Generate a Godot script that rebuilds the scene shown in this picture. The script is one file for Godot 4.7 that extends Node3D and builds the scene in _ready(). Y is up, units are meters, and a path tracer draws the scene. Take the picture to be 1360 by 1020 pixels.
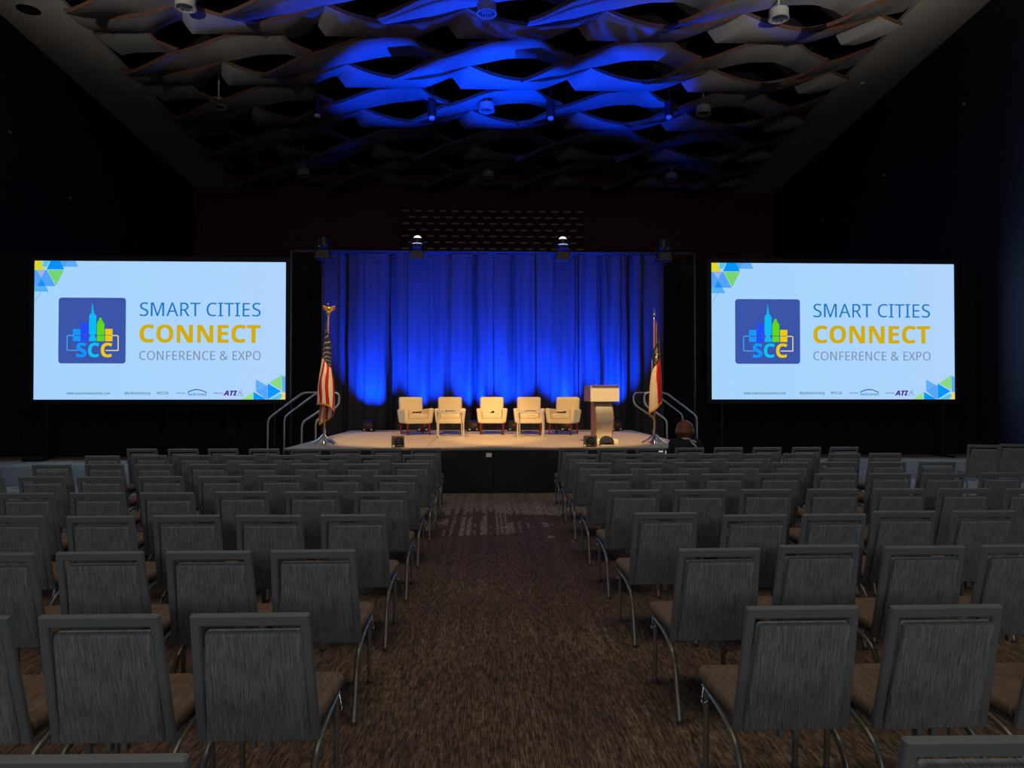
extends Node3D

const WAVE_BASE := 13.82      # ceiling height at the camera
const WAVE_FALL := 0.0795     # how much the ceiling falls for each metre towards the stage
const STAGE := 0.78
var M := {}
var names := {}
var rng := RandomNumberGenerator.new()


func _ready():
	rng.seed = 7
	# ---------------------------------------------------------------- camera, sky, exposure
	var cam := Camera3D.new(); cam.name = "camera"
	cam.position = Vector3(0, 1.74, 0)
	cam.rotation = Vector3(atan(12.0 / 943.0), deg_to_rad(-2.0), 0)
	cam.fov = rad_to_deg(2.0 * atan(510.0 / 943.0))
	cam.near = 0.05; cam.far = 200.0
	add_child(cam); cam.current = true
	var we := WorldEnvironment.new(); we.name = "world"
	var env := Environment.new()
	env.background_mode = Environment.BG_COLOR
	env.background_color = Color(0, 0, 0)
	env.tonemap_mode = Environment.TONE_MAPPER_LINEAR
	env.tonemap_exposure = 1.0
	env.sdfgi_enabled = true; env.ssao_enabled = true; env.ssil_enabled = true
	we.environment = env; add_child(we)
	# ---------------------------------------------------------------- house light behind the audience
	house_lights()
	make_materials()
	# ---------------------------------------------------------------- the room, then what stands in it
	room()
	wave_ceiling()
	back_wall_lattice()
	drapes()
	stage()
	screens()
	stage_lights()
	stage_furniture()
	flags()
	chairs()
	make_person()
	small_things()
	ceiling_fittings()


# ==================================================================== lights
func area(called, at, target, size: Vector2, color: Color, energy: float):
	var l := AreaLight3D.new(); l.name = called
	l.area_size = size; l.light_color = color; l.light_energy = energy
	l.area_range = 90.0; l.shadow_enabled = true
	add_child(l, true)
	l.look_at_from_position(at, target, Vector3(0, 1, 0.01))
	return l


func spot(called, at, target, angle: float, soft: float, color: Color, energy: float, size := 0.06):
	var l := SpotLight3D.new(); l.name = called
	l.spot_angle = angle; l.spot_angle_attenuation = soft
	l.light_color = color; l.light_energy = energy; l.light_size = size
	l.spot_range = 60.0; l.spot_attenuation = 2.0; l.shadow_enabled = true
	add_child(l, true)
	l.look_at_from_position(at, target, Vector3(0.01, 1, 0.02))
	return l


func house_lights():
	area("house_light", Vector3(0, 12.8, -3.5), Vector3(0, 0.0, -3.6), Vector2(12, 4.0), Color(1.0, 0.94, 0.86), 42.0)
	area("rear_door_light", Vector3(0, 4.2, 9.5), Vector3(0, 0.8, -6.0), Vector2(16, 1.0), Color(0.96, 0.98, 1.0), 42.0)
	for x in [-7.5, 7.5]:
		spot("ceiling_wash_light", Vector3(x, 4.2, 4.0), Vector3(x * 1.1, 13.3, -10.2), 19.0, 1.0, Color(1.0, 0.97, 0.92), 760.0, 0.2)


# ==================================================================== materials
func srgb(r, g, b) -> Color:
	return Color(r / 255.0, g / 255.0, b / 255.0)


func mat(c: Color, rough := 0.8, metal := 0.0, two := false) -> StandardMaterial3D:
	var m := StandardMaterial3D.new()
	m.albedo_color = c; m.roughness = rough; m.metallic = metal
	if two: m.cull_mode = BaseMaterial3D.CULL_DISABLED
	return m


func image_tex(w: int, h: int, f: Callable) -> ImageTexture:
	var b := PackedByteArray(); b.resize(w * h * 3)
	var k := 0
	for y in h:
		for x in w:
			var c: Color = f.call(x, y)
			b[k] = clampi(int(c.r * 255.0), 0, 255); b[k + 1] = clampi(int(c.g * 255.0), 0, 255); b[k + 2] = clampi(int(c.b * 255.0), 0, 255)
			k += 3
	return ImageTexture.create_from_image(Image.create_from_data(w, h, false, Image.FORMAT_RGB8, b))


func noise(seed_: int, freq: float, oct := 3) -> FastNoiseLite:
	var n := FastNoiseLite.new(); n.seed = seed_; n.frequency = freq
	n.noise_type = FastNoiseLite.TYPE_SIMPLEX_SMOOTH; n.fractal_octaves = oct
	return n


func emit(c: Color, e := 1.0) -> StandardMaterial3D:
	var m := mat(Color(0.02, 0.02, 0.02), 0.5)
	m.emission_enabled = true; m.emission = c; m.emission_energy_multiplier = e
	return m


func tri_tex(m: StandardMaterial3D, t: Texture2D, s: float, world := false):
	m.albedo_texture = t; m.uv1_triplanar = true; m.uv1_world_triplanar = world
	m.uv1_scale = Vector3(s, s, s); m.uv1_triplanar_sharpness = 4.0
	return m


func make_materials():
	var na := noise(3, 0.35, 2); var nb := noise(5, 0.05, 2)
	var streak := image_tex(768, 256, func(x, y):
		var v = 0.76 + 0.34 * na.get_noise_2d(x * 2.4, y * 0.06) + 0.22 * na.get_noise_2d(x * 5.1 + 90, y * 0.15) + 0.05 * nb.get_noise_2d(x * 0.3, y * 0.5)
		return Color(v, v, v))
	M.streak = streak
	M.fabric = tri_tex(mat(srgb(146, 147, 148), 0.85), streak, 1.0)
	M.fabric.rim_enabled = true; M.fabric.rim = 0.25; M.fabric.rim_tint = 0.5
	M.seat = tri_tex(mat(srgb(150, 122, 100), 0.9), streak, 1.0)
	M.seat.uv1_offset = Vector3(0, 0, 0.45)
	M.chair_metal = mat(srgb(112, 115, 116), 0.45, 0.2)
	M.leg_metal = mat(srgb(128, 126, 122), 0.4, 0.5)
	M.glide = mat(srgb(70, 60, 52), 0.6)
	M.chrome = mat(srgb(215, 215, 215), 0.22, 1.0)
	M.rail = mat(srgb(170, 172, 176), 0.35, 0.8)
	M.black = mat(srgb(16, 16, 18), 0.7)
	M.black_cloth = mat(srgb(10, 10, 14), 0.95, 0.0, true)
	M.skirt = mat(srgb(13, 13, 16), 0.8, 0.0, true)
	M.plastic = mat(srgb(26, 26, 28), 0.45)
	M.wall = mat(srgb(16, 17, 38), 0.9)
	M.red_wall = mat(srgb(84, 20, 24), 0.7)
	M.slat = mat(srgb(215, 158, 128), 0.5)
	M.plenum = mat(srgb(9, 9, 10), 0.95)
	M.border = mat(srgb(150, 146, 140), 0.9)
	M.panel = mat(srgb(150, 148, 147), 0.85)
	M.wood_edge = mat(srgb(78, 48, 33), 0.6)
	M.white = mat(srgb(205, 205, 205), 0.6)
	M.curtain = mat(srgb(60, 58, 62), 0.95, 0.0, true)
	M.deck = tri_tex(mat(srgb(212, 192, 168), 0.95), image_tex(128, 128, func(_x, _y): var v = 0.82 + rng.randf() * 0.16; return Color(v, v, v)), 1.6)
	M.edge = mat(srgb(120, 114, 114), 0.5, 0.2)
	M.cream = mat(srgb(222, 206, 176), 0.85)
	M.red_leg = mat(srgb(118, 26, 22), 0.4)
	M.table = mat(srgb(196, 192, 182), 0.4, 0.2)
	M.podium_front = mat(srgb(246, 236, 214), 0.5)
	M.steel = mat(srgb(200, 196, 188), 0.32, 0.75)
	M.podium_side = mat(srgb(150, 92, 70), 0.5)
	M.gold = mat(srgb(214, 166, 74), 0.35, 0.7)
	M.pole = mat(srgb(190, 140, 70), 0.35, 0.4)
	M.skin = mat(srgb(214, 168, 146), 0.6)
	M.hair = tri_tex(mat(srgb(150, 88, 52), 0.6), streak, 3.0)
	M.blouse = mat(srgb(18, 18, 22), 0.9)
	M.beads = mat(srgb(190, 182, 176), 0.5)
	M.paper = mat(srgb(225, 225, 220), 0.9)
	M.carpet = carpet_material()


func carpet_material() -> StandardMaterial3D:
	var n1 := noise(11, 0.5, 2); var n2 := noise(12, 0.012, 3); var n3 := noise(13, 0.09, 2)
	# fine pile: short broken streaks that run towards the stage, one tile is 3 m
	var pile := image_tex(768, 768, func(x, y):
		var a = n1.get_noise_2d(x * 0.9, y * 0.035)
		var b = n1.get_noise_2d(x * 2.3 + 300, y * 0.11)
		var v = clampf(0.70 + 0.50 * a + 0.30 * b + 0.18 * n3.get_noise_2d(x, y * 0.5), 0.1, 1.0)
		return Color(v, v * 0.97, v * 0.93))
	# large fields of brown, oxblood and grey with ragged, streaky borders, over 30 m
	var cols := []
	for i in 1024: cols.append(rng.randf() - 0.5)
	var fields := image_tex(1024, 1024, func(x, y):
		var j: float = cols[x]
		var v = n2.get_noise_2d(x * 0.55, y * 1.0 + j * 14.0) + j * 0.06
		var w = n2.get_noise_2d(x * 0.8 + 500, y * 1.1 + 40.0 + j * 14.0)
		var brown := Color(0.74, 0.67, 0.57); var ox := Color(0.60, 0.48, 0.47); var grey := Color(1.0, 0.95, 0.93)
		var d = 30.0 - y * 30.0 / 1024.0
		var e = d + 1.6 * v + 0.5 * j
		var c = brown.lerp(ox, clampf(0.25 + 1.2 * w, 0.0, 0.6))
		if (e > 6.8 and e < 9.6) or (e > 13.5 and e < 16.0): c = ox.lerp(brown, clampf(0.15 + w, 0, 1) * 0.6)
		elif e > 9.6 and e < 13.8 or e > 17.5: c = grey.lerp(brown, 0.25 * clampf(w + 0.2, 0, 1))
		elif v > 0.22: c = ox.lerp(brown, 0.4)
		var s = 0.9 + 0.2 * j
		return Color(c.r * s, c.g * s, c.b * s))
	var m := mat(srgb(205, 196, 188), 0.97)
	m.albedo_texture = pile
	m.detail_enabled = true; m.detail_blend_mode = BaseMaterial3D.BLEND_MODE_MUL
	m.detail_albedo = fields; m.detail_uv_layer = BaseMaterial3D.DETAIL_UV_2
	return m


# ==================================================================== mesh helpers
func st() -> SurfaceTool:
	var s := SurfaceTool.new(); s.begin(Mesh.PRIMITIVE_TRIANGLES); return s


func tri(s: SurfaceTool, a: Vector3, b: Vector3, c: Vector3, na: Vector3, nb: Vector3, nc: Vector3, ua := Vector2(), ub := Vector2(), uc := Vector2()):
	if (b - a).cross(c - a).dot(na + nb + nc) > 0.0:
		var t = b; b = c; c = t
		t = nb; nb = nc; nc = t
		var u = ub; ub = uc; uc = u
	s.set_normal(na); s.set_uv(ua); s.add_vertex(a)
	s.set_normal(nb); s.set_uv(ub); s.add_vertex(b)
	s.set_normal(nc); s.set_uv(uc); s.add_vertex(c)


func flat(s, a, b, c, out: Vector3):
	var n: Vector3 = (b - a).cross(c - a)
	if n.length() < 1e-12: return
	n = n.normalized()
	if n.dot(out) < 0.0: n = -n
	tri(s, a, b, c, n, n, n)


func quad(s, a, b, c, d, out: Vector3):
	flat(s, a, b, c, out); flat(s, a, c, d, out)


# chamfered box
func bx(s, at: Vector3, size: Vector3, bev := 0.004, t := Transform3D()):
	var h := size * 0.5
	bev = minf(bev, 0.45 * minf(h.x, minf(h.y, h.z)) * 2.0 * 0.5)
	var P := func(sg: Vector3, k: int) -> Vector3:
		var v := Vector3(sg.x * (h.x - bev), sg.y * (h.y - bev), sg.z * (h.z - bev))
		v[k] = sg[k] * h[k]
		return t * (at + v)
	var c0: Vector3 = t * at
	for k in 3:
		var i := (k + 1) % 3; var j := (k + 2) % 3
		for sk in [-1.0, 1.0]:
			var q := []
			for e in [[-1, -1], [1, -1], [1, 1], [-1, 1]]:
				var g := Vector3(); g[k] = sk; g[i] = e[0]; g[j] = e[1]
				q.append(P.call(g, k))
			quad(s, q[0], q[1], q[2], q[3], (q[0] + q[2]) * 0.5 - c0)
			for sj in [-1.0, 1.0]:
				var g1 := Vector3(); g1[i] = sk; g1[j] = sj; g1[k] = -1
				var g2 := g1; g2[k] = 1
				var a1 = P.call(g1, i); var a2 = P.call(g2, i); var b1 = P.call(g1, j); var b2 = P.call(g2, j)
				quad(s, a1, a2, b2, b1, (a1 + b2) * 0.5 - c0)
	for x in [-1.0, 1.0]:
		for y in [-1.0, 1.0]:
			for z in [-1.0, 1.0]:
				var g := Vector3(x, y, z)
				var a = P.call(g, 0); var b = P.call(g, 1); var c = P.call(g, 2)
				flat(s, a, b, c, (a + b + c) / 3.0 - c0)


# chamfered bar from a to b, w wide along side, d deep
func bar(s, a: Vector3, b: Vector3, w: float, d: float, side: Vector3, bev := 0.003):
	var y := (b - a).normalized()
	var x := (side - y * side.dot(y)).normalized()
	var z := x.cross(y)
	bx(s, Vector3(), Vector3(w, a.distance_to(b), d), bev, Transform3D(Basis(x, y, z), (a + b) * 0.5))


# rounded box with smooth normals
func rbox(s, at: Vector3, size: Vector3, r: float, n := 3, t := Transform3D(), warp = null):
	var h := size * 0.5
	r = minf(r, 0.99 * minf(h.x, minf(h.y, h.z)))
	var rings := []
	for hemi in [-1.0, 1.0]:
		for a in n + 1:
			var lat := (-PI / 2 + PI / 2 * a / n) if hemi < 0 else (PI / 2 * a / n)
			var ring := []
			for q in 4:
				for b in n + 1:
					var lon := PI / 2 * q + PI / 2 * b / n
					var d := Vector3(cos(lat) * cos(lon), sin(lat), cos(lat) * sin(lon))
					var sx := 1.0 if q == 0 or q == 3 else -1.0
					var sz := 1.0 if q < 2 else -1.0
					var p := Vector3(sx * (h.x - r), hemi * (h.y - r), sz * (h.z - r)) + d * r
					if warp != null: p = warp.call(p)
					ring.append([t * (at + p), (t.basis * d).normalized()])
			rings.append(ring)
	for i in rings.size() - 1:
		var A = rings[i]; var B = rings[i + 1]
		for j in A.size():
			var k: int = (j + 1) % A.size()
			tri(s, A[j][0], A[k][0], B[k][0], A[j][1], A[k][1], B[k][1])
			tri(s, A[j][0], B[k][0], B[j][0], A[j][1], B[k][1], B[j][1])
	for e in [0, rings.size() - 1]:
		var R = rings[e]; var m := n + 1
		for c in [[0, m, 2 * m], [0, 2 * m, 3 * m]]:
			tri(s, R[c[0]][0], R[c[1]][0], R[c[2]][0], R[c[0]][1], R[c[1]][1], R[c[2]][1])


# tube along a path; radius may be a number or a list
func tube(s, pts: Array, rad, sides := 8):
	var fr := []
	var up := Vector3(0, 1, 0)
	for i in pts.size():
		var d: Vector3 = (pts[mini(i + 1, pts.size() - 1)] - pts[maxi(i - 1, 0)]).normalized()
		if i == 0 and absf(d.dot(up)) > 0.9: up = Vector3(1, 0, 0)
		var x := up.cross(d).normalized()
		var y := d.cross(x)
		up = y
		fr.append([x, y, d])
	for i in pts.size() - 1:
		for k in sides:
			var a0 := TAU * k / sides; var a1 := TAU * (k + 1) / sides
			var p := []
			for e in [[i, a0], [i, a1], [i + 1, a1], [i + 1, a0]]:
				var n: Vector3 = fr[e[0]][0] * cos(e[1]) + fr[e[0]][1] * sin(e[1])
				var r: float = rad[e[0]] if rad is Array else rad
				p.append([pts[e[0]] + n * r, n])
			tri(s, p[0][0], p[1][0], p[2][0], p[0][1], p[1][1], p[2][1])
			tri(s, p[0][0], p[2][0], p[3][0], p[0][1], p[2][1], p[3][1])
	for e in [0, pts.size() - 1]:
		var o: Vector3 = fr[e][2] * (-1.0 if e == 0 else 1.0)
		var r: float = rad[e] if rad is Array else rad
		for k in sides:
			var a0 := TAU * k / sides; var a1 := TAU * (k + 1) / sides
			flat(s, pts[e], pts[e] + (fr[e][0] * cos(a0) + fr[e][1] * sin(a0)) * r, pts[e] + (fr[e][0] * cos(a1) + fr[e][1] * sin(a1)) * r, o)


# rounds the corners of a path
func fillet(pts: Array, r: float, n := 5) -> Array:
	var o := [pts[0]]
	for i in range(1, pts.size() - 1):
		var p: Vector3 = pts[i]
		var a: Vector3 = p + (pts[i - 1] - p).normalized() * minf(r, p.distance_to(pts[i - 1]) * 0.49)
		var b: Vector3 = p + (pts[i + 1] - p).normalized() * minf(r, p.distance_to(pts[i + 1]) * 0.49)
		for k in n + 1:
			var t := float(k) / n
			o.append(a.lerp(p, t).lerp(p.lerp(b, t), t))
	o.append(pts[-1])
	return o


func lathe(s, prof: Array, n := 16, t := Transform3D()):
	for i in prof.size() - 1:
		var p: Vector2 = prof[i]; var q: Vector2 = prof[i + 1]
		var e := q - p
		if e.length() < 1e-6: continue
		var nn := Vector2(e.y, -e.x).normalized()
		for k in n:
			var v := []
			for c in [[p, k], [p, k + 1], [q, k + 1], [q, k]]:
				var a := TAU * float(c[1]) / n
				v.append([t * Vector3(c[0].x * cos(a), c[0].y, c[0].x * sin(a)), t.basis * Vector3(nn.x * cos(a), nn.y, nn.x * sin(a))])
			if p.x > 1e-6: tri(s, v[0][0], v[1][0], v[2][0], v[0][1], v[1][1], v[2][1])
			if q.x > 1e-6: tri(s, v[0][0], v[2][0], v[3][0], v[0][1], v[2][1], v[3][1])


func ball(s, at: Vector3, r: float, n := 10, sq := Vector3.ONE):
	var pr := []
	for i in n + 1:
		var a := -PI / 2 + PI * i / n
		pr.append(Vector2(cos(a) * r if i > 0 and i < n else 0.0, sin(a) * r))
	lathe(s, pr, n + 4, Transform3D(Basis.from_scale(sq), at))


# a smooth sheet from a function of (u, v) in 0..1
func sheet(s, f: Callable, nu: int, nv: int, swap_uv := false):
	var P := []
	for j in nv + 1:
		var row := []
		for i in nu + 1: row.append(f.call(float(i) / nu, float(j) / nv))
		P.append(row)
	var N := []
	for j in nv + 1:
		var row := []
		for i in nu + 1:
			var du: Vector3 = P[j][mini(i + 1, nu)] - P[j][maxi(i - 1, 0)]
			var dv: Vector3 = P[mini(j + 1, nv)][i] - P[maxi(j - 1, 0)][i]
			row.append(du.cross(dv).normalized())
		N.append(row)
	for j in nv:
		for i in nu:
			var u := [Vector2(float(i) / nu, float(j) / nv), Vector2(float(i + 1) / nu, float(j) / nv), Vector2(float(i + 1) / nu, float(j + 1) / nv), Vector2(float(i) / nu, float(j + 1) / nv)]
			if swap_uv: for k in 4: u[k] = Vector2(u[k].y, u[k].x)
			tri(s, P[j][i], P[j][i + 1], P[j + 1][i + 1], N[j][i], N[j][i + 1], N[j + 1][i + 1], u[0], u[1], u[2])
			tri(s, P[j][i], P[j + 1][i + 1], P[j + 1][i], N[j][i], N[j + 1][i + 1], N[j + 1][i], u[0], u[2], u[3])


func numbered(n: String) -> String:
	names[n] = names.get(n, -1) + 1
	return n if names[n] == 0 else "%s_%03d" % [n, names[n]]


func obj(called: String, s, m: Material, parent = null) -> MeshInstance3D:
	var o := MeshInstance3D.new()
	o.mesh = s.commit() if s is SurfaceTool else s
	o.mesh.surface_set_material(0, m)
	o.cast_shadow = GeometryInstance3D.SHADOW_CASTING_SETTING_ON
	if parent == null:
		o.name = numbered(called); add_child(o)
	else:
		o.name = part_name(parent, called); parent.add_child(o)
	return o


func part_name(parent: Node, called: String) -> String:
	if not parent.has_node(NodePath(called)): return called
	var k := 1
	while parent.has_node(NodePath("%s_%03d" % [called, k])): k += 1
	return "%s_%03d" % [called, k]


func tag(o: Node, label: String, category: String, group := ""):
	o.set_meta("label", label); o.set_meta("category", category)
	if group != "": o.set_meta("group", group)
	return o


func thing(called: String, label: String, category: String, at := Vector3.ZERO, turn := 0.0, group := "") -> Node3D:
	var o := Node3D.new(); o.name = numbered(called); add_child(o)
	o.position = at; o.rotation.y = turn
	return tag(o, label, category, group)


func struct(called: String, s, m: Material) -> MeshInstance3D:
	var o := obj(called, s, m); o.set_meta("kind", "structure"); return o


func box_struct(called: String, lo: Vector3, hi: Vector3, m: Material) -> MeshInstance3D:
	var s := st(); bx(s, (lo + hi) * 0.5, hi - lo, 0.002)
	return struct(called, s, m)


func ceil_y(d: float) -> float:
	return WAVE_BASE - WAVE_FALL * d


# ==================================================================== the room
func room():
	var s := st()
	var add := func(a, b, c, d, n):
		var uv := func(p): return [Vector2(p.x / 3.0, p.z / 3.0), Vector2((p.x + 15.0) / 30.0 , p.z / 30.0)]
		for q in [[a, b, c], [a, c, d]]:
			var v = q
			if (v[1] - v[0]).cross(v[2] - v[0]).dot(n) > 0: v = [q[0], q[2], q[1]]
			for p in v:
				var w = uv.call(p)
				s.set_normal(n); s.set_uv(w[0]); s.set_uv2(w[1]); s.add_vertex(p)
	var L := Vector3(-14.2, -0.3, -34.3); var H := Vector3(14.3, 0, 14.3)
	add.call(Vector3(L.x, 0, L.z), Vector3(H.x, 0, L.z), Vector3(H.x, 0, H.z), Vector3(L.x, 0, H.z), Vector3.UP)
	add.call(Vector3(L.x, L.y, L.z), Vector3(H.x, L.y, L.z), Vector3(H.x, L.y, H.z), Vector3(L.x, L.y, H.z), Vector3.DOWN)
	add.call(Vector3(L.x, L.y, H.z), Vector3(H.x, L.y, H.z), Vector3(H.x, 0, H.z), Vector3(L.x, 0, H.z), Vector3.BACK)
	struct("floor", s, M.carpet)
	box_struct("wall_left", Vector3(-14.15, 0, -34.3), Vector3(-13.85, 16.0, 14.3), M.wall)
	box_struct("wall_right", Vector3(13.95, 0, -34.3), Vector3(14.25, 16.0, 14.3), M.wall)
	box_struct("wall_front", Vector3(-13.85, 0, -34.3), Vector3(13.95, 16.0, -34.0), M.red_wall)
	box_struct("wall_back", Vector3(-13.85, 0, 14.0), Vector3(13.95, 16.0, 14.3), M.wall)


func back_wall_lattice():
	# woven timber screen high on the far wall, above the drape
	var wall = get_node("wall_front")
	var s := st()
	bx(s, Vector3(0.2, 9.45, -33.97), Vector3(8.75, 2.35, 0.06), 0.01)
	obj("lattice_panel", s, mat(srgb(54, 20, 17), 0.8), wall)
	var dash := st(); bx(dash, Vector3.ZERO, Vector3(0.34, 0.075, 0.09), 0.012)
	var post := st(); bx(post, Vector3.ZERO, Vector3(0.07, 0.44, 0.05), 0.012)
	var dm := dash.commit(); var pm := post.commit()
	for r in 7:
		for c in 15:
			var x := -3.9 + c * 0.595 + (0.3 if r % 2 else 0.0)
			if x > 4.5: continue
			var o = obj("lattice_slat", dm, M.slat, wall); o.position = Vector3(x, 10.43 - r * 0.3, -33.9)
			if r < 6:
				var p = obj("lattice_post", pm, M.red_wall, wall); p.position = Vector3(x + 0.02, 10.28 - r * 0.3, -33.92)
	for e in [[-9.0, 8.9], [9.4, 8.8]]:
		var t := st(); bx(t, Vector3(e[0], 9.9, -33.96), Vector3(e[1], 2.6, 0.08), 0.02)
		obj("wall_panel", t, M.red_wall, wall)


func lerp_list(pts: Array, x: float) -> float:
	if x <= pts[0].x: return pts[0].y
	for i in pts.size() - 1:
		if x <= pts[i + 1].x:
			var t: float = (x - pts[i].x) / (pts[i + 1].x - pts[i].x)
			t = lerpf(t, t * t * (3.0 - 2.0 * t), 0.45)
			return lerpf(pts[i].y, pts[i + 1].y, t)
	return pts[-1].y


# one bent ceiling panel: near(u) and far(u) give the two long edges
func wave_panel(parent, near: Callable, far: Callable, dip: float):
	var nu := 28; var nv := 4; var th := 0.11
	var s := st()
	var f := func(u, v):
		var p: Vector3 = near.call(u).lerp(far.call(u), v)
		p.y -= dip * 4.0 * v * (1.0 - v)
		return p
	sheet(s, f, nu, nv)
	var up := func(u, v): return f.call(u, v) + Vector3(0, th, 0)
	sheet(s, up, nu, nv)
	for i in nu:
		var a := float(i) / nu; var b := float(i + 1) / nu
		quad(s, f.call(a, 1.0), f.call(b, 1.0), up.call(b, 1.0), up.call(a, 1.0), Vector3(0, 0, -1))
	var o = obj("ceiling_panel", s, M.panel, parent)
	var e := st()
	for i in nu:
		var a := float(i) / nu; var b := float(i + 1) / nu
		var k := Vector3(0, 0, 0.012)
		quad(e, f.call(a, 0.0) + k, f.call(b, 0.0) + k, up.call(b, 0.0) + k, up.call(a, 0.0) + k, Vector3(0, 0, 1))
	for c in [0.0, 1.0]:
		for j in nv:
			var v0 := float(j) / nv; var v1 := float(j + 1) / nv
			quad(e, f.call(c, v0), f.call(c, v1), up.call(c, v1), up.call(c, v0), Vector3(c * 2.0 - 1.0, 0, 0))
	obj("wood_edge", e, M.wood_edge, o)


func wave_ceiling():
	# the dark slab above, and the bent panels hung below it
	var s := st()
	var q := func(x0, x1, z0, z1, o0, o1):
		var a := []
		for e in [[x0, z0], [x1, z0], [x1, z1], [x0, z1]]:
			a.append(Vector3(e[0], ceil_y(-e[1]) + o0, e[1]))
		for e in [[x0, z0], [x1, z0], [x1, z1], [x0, z1]]:
			a.append(Vector3(e[0], ceil_y(-e[1]) + o1, e[1]))
		return a
	var slab := func(t, a):
		quad(t, a[0], a[1], a[2], a[3], Vector3.DOWN); quad(t, a[4], a[5], a[6], a[7], Vector3.UP)
		for k in 4:
			var n := (k + 1) % 4
			quad(t, a[k], a[n], a[4 + n], a[4 + k], (a[k] + a[n]) * 0.5 - (a[0] + a[2]) * 0.5)
	slab.call(s, q.call(-14.15, 14.25, -34.3, 14.3, 1.6, 1.9))
	var ceiling := struct("ceiling", s, M.plenum)
	for e in [[-13.85, -11.75], [12.0, 13.95]]:
		var z := 14.0
		while z > -34.0:
			var t := st()
			slab.call(t, q.call(e[0] + 0.005, e[1] - 0.005, maxf(z - 3.03, -34.0) + 0.006, z - 0.006, 0.33, 0.45))
			obj("border_panel", t, M.border, ceiling)
			z -= 3.03
	var P := 3.97; var d0 := 20.0; var pitch := 3.03
	var bnear := [Vector2(1.09, -0.87), Vector2(2.6, -0.2), Vector2(4.23, 0.35), Vector2(4.9, 0.42), Vector2(5.62, 0.43), Vector2(6.05, 0.08), Vector2(6.6, -0.12)]
	var bfar := [Vector2(1.09, -0.1), Vector2(2.3, 0.12), Vector2(3.39, 0.40), Vector2(4.73, 0.66), Vector2(5.5, 0.68), Vector2(5.9, 0.55), Vector2(6.6, 0.2)]
	for n in range(-2, 5):
		var dn := d0 + pitch * n
		for i in range(-4, 4):
			var x0 := -0.58 + P * i
			var lo := maxf(0.0, (-11.75 - x0) / P); var hi := minf(1.0, (12.0 - x0) / P)
			if hi - lo > 0.12:
				var near := func(u):
					var t := lerpf(lo, hi, u)
					var g := 2.0 * t - 1.0
					return Vector3(x0 + P * t, ceil_y(dn) + 0.40 - 0.485 * (1.0 - g * g), -dn)
				var far := func(u):
					var t := lerpf(lo, hi, u)
					var rise := smoothstep(0.72, 1.0, t) * 0.38 + (1.0 - smoothstep(0.0, 0.07, t)) * 0.38
					return Vector3(maxf(x0 - 0.62 + P * t, -11.75), ceil_y(dn + 1.5) + 0.41 + rise, -dn - 1.5)
				wave_panel(ceiling, near, far, 0.06)
			if n == 4: continue
			var sh := P * (i - 1)
			var a0 := maxf(1.09 + sh, -11.7); var a1 := minf(6.6 + sh, 12.0)
			if a1 - a0 > 0.8:
				var near2 := func(u):
					var x := lerpf(a0, a1, u)
					return Vector3(x, ceil_y(dn + 1.5) + lerp_list(bnear, x - sh), -dn - 1.52)
				var far2 := func(u):
					var x := lerpf(a0, a1, u)
					return Vector3(x, ceil_y(dn + pitch) + lerp_list(bfar, x - sh), -dn - pitch + 0.02)
				wave_panel(ceiling, near2, far2, 0.03)


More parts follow.
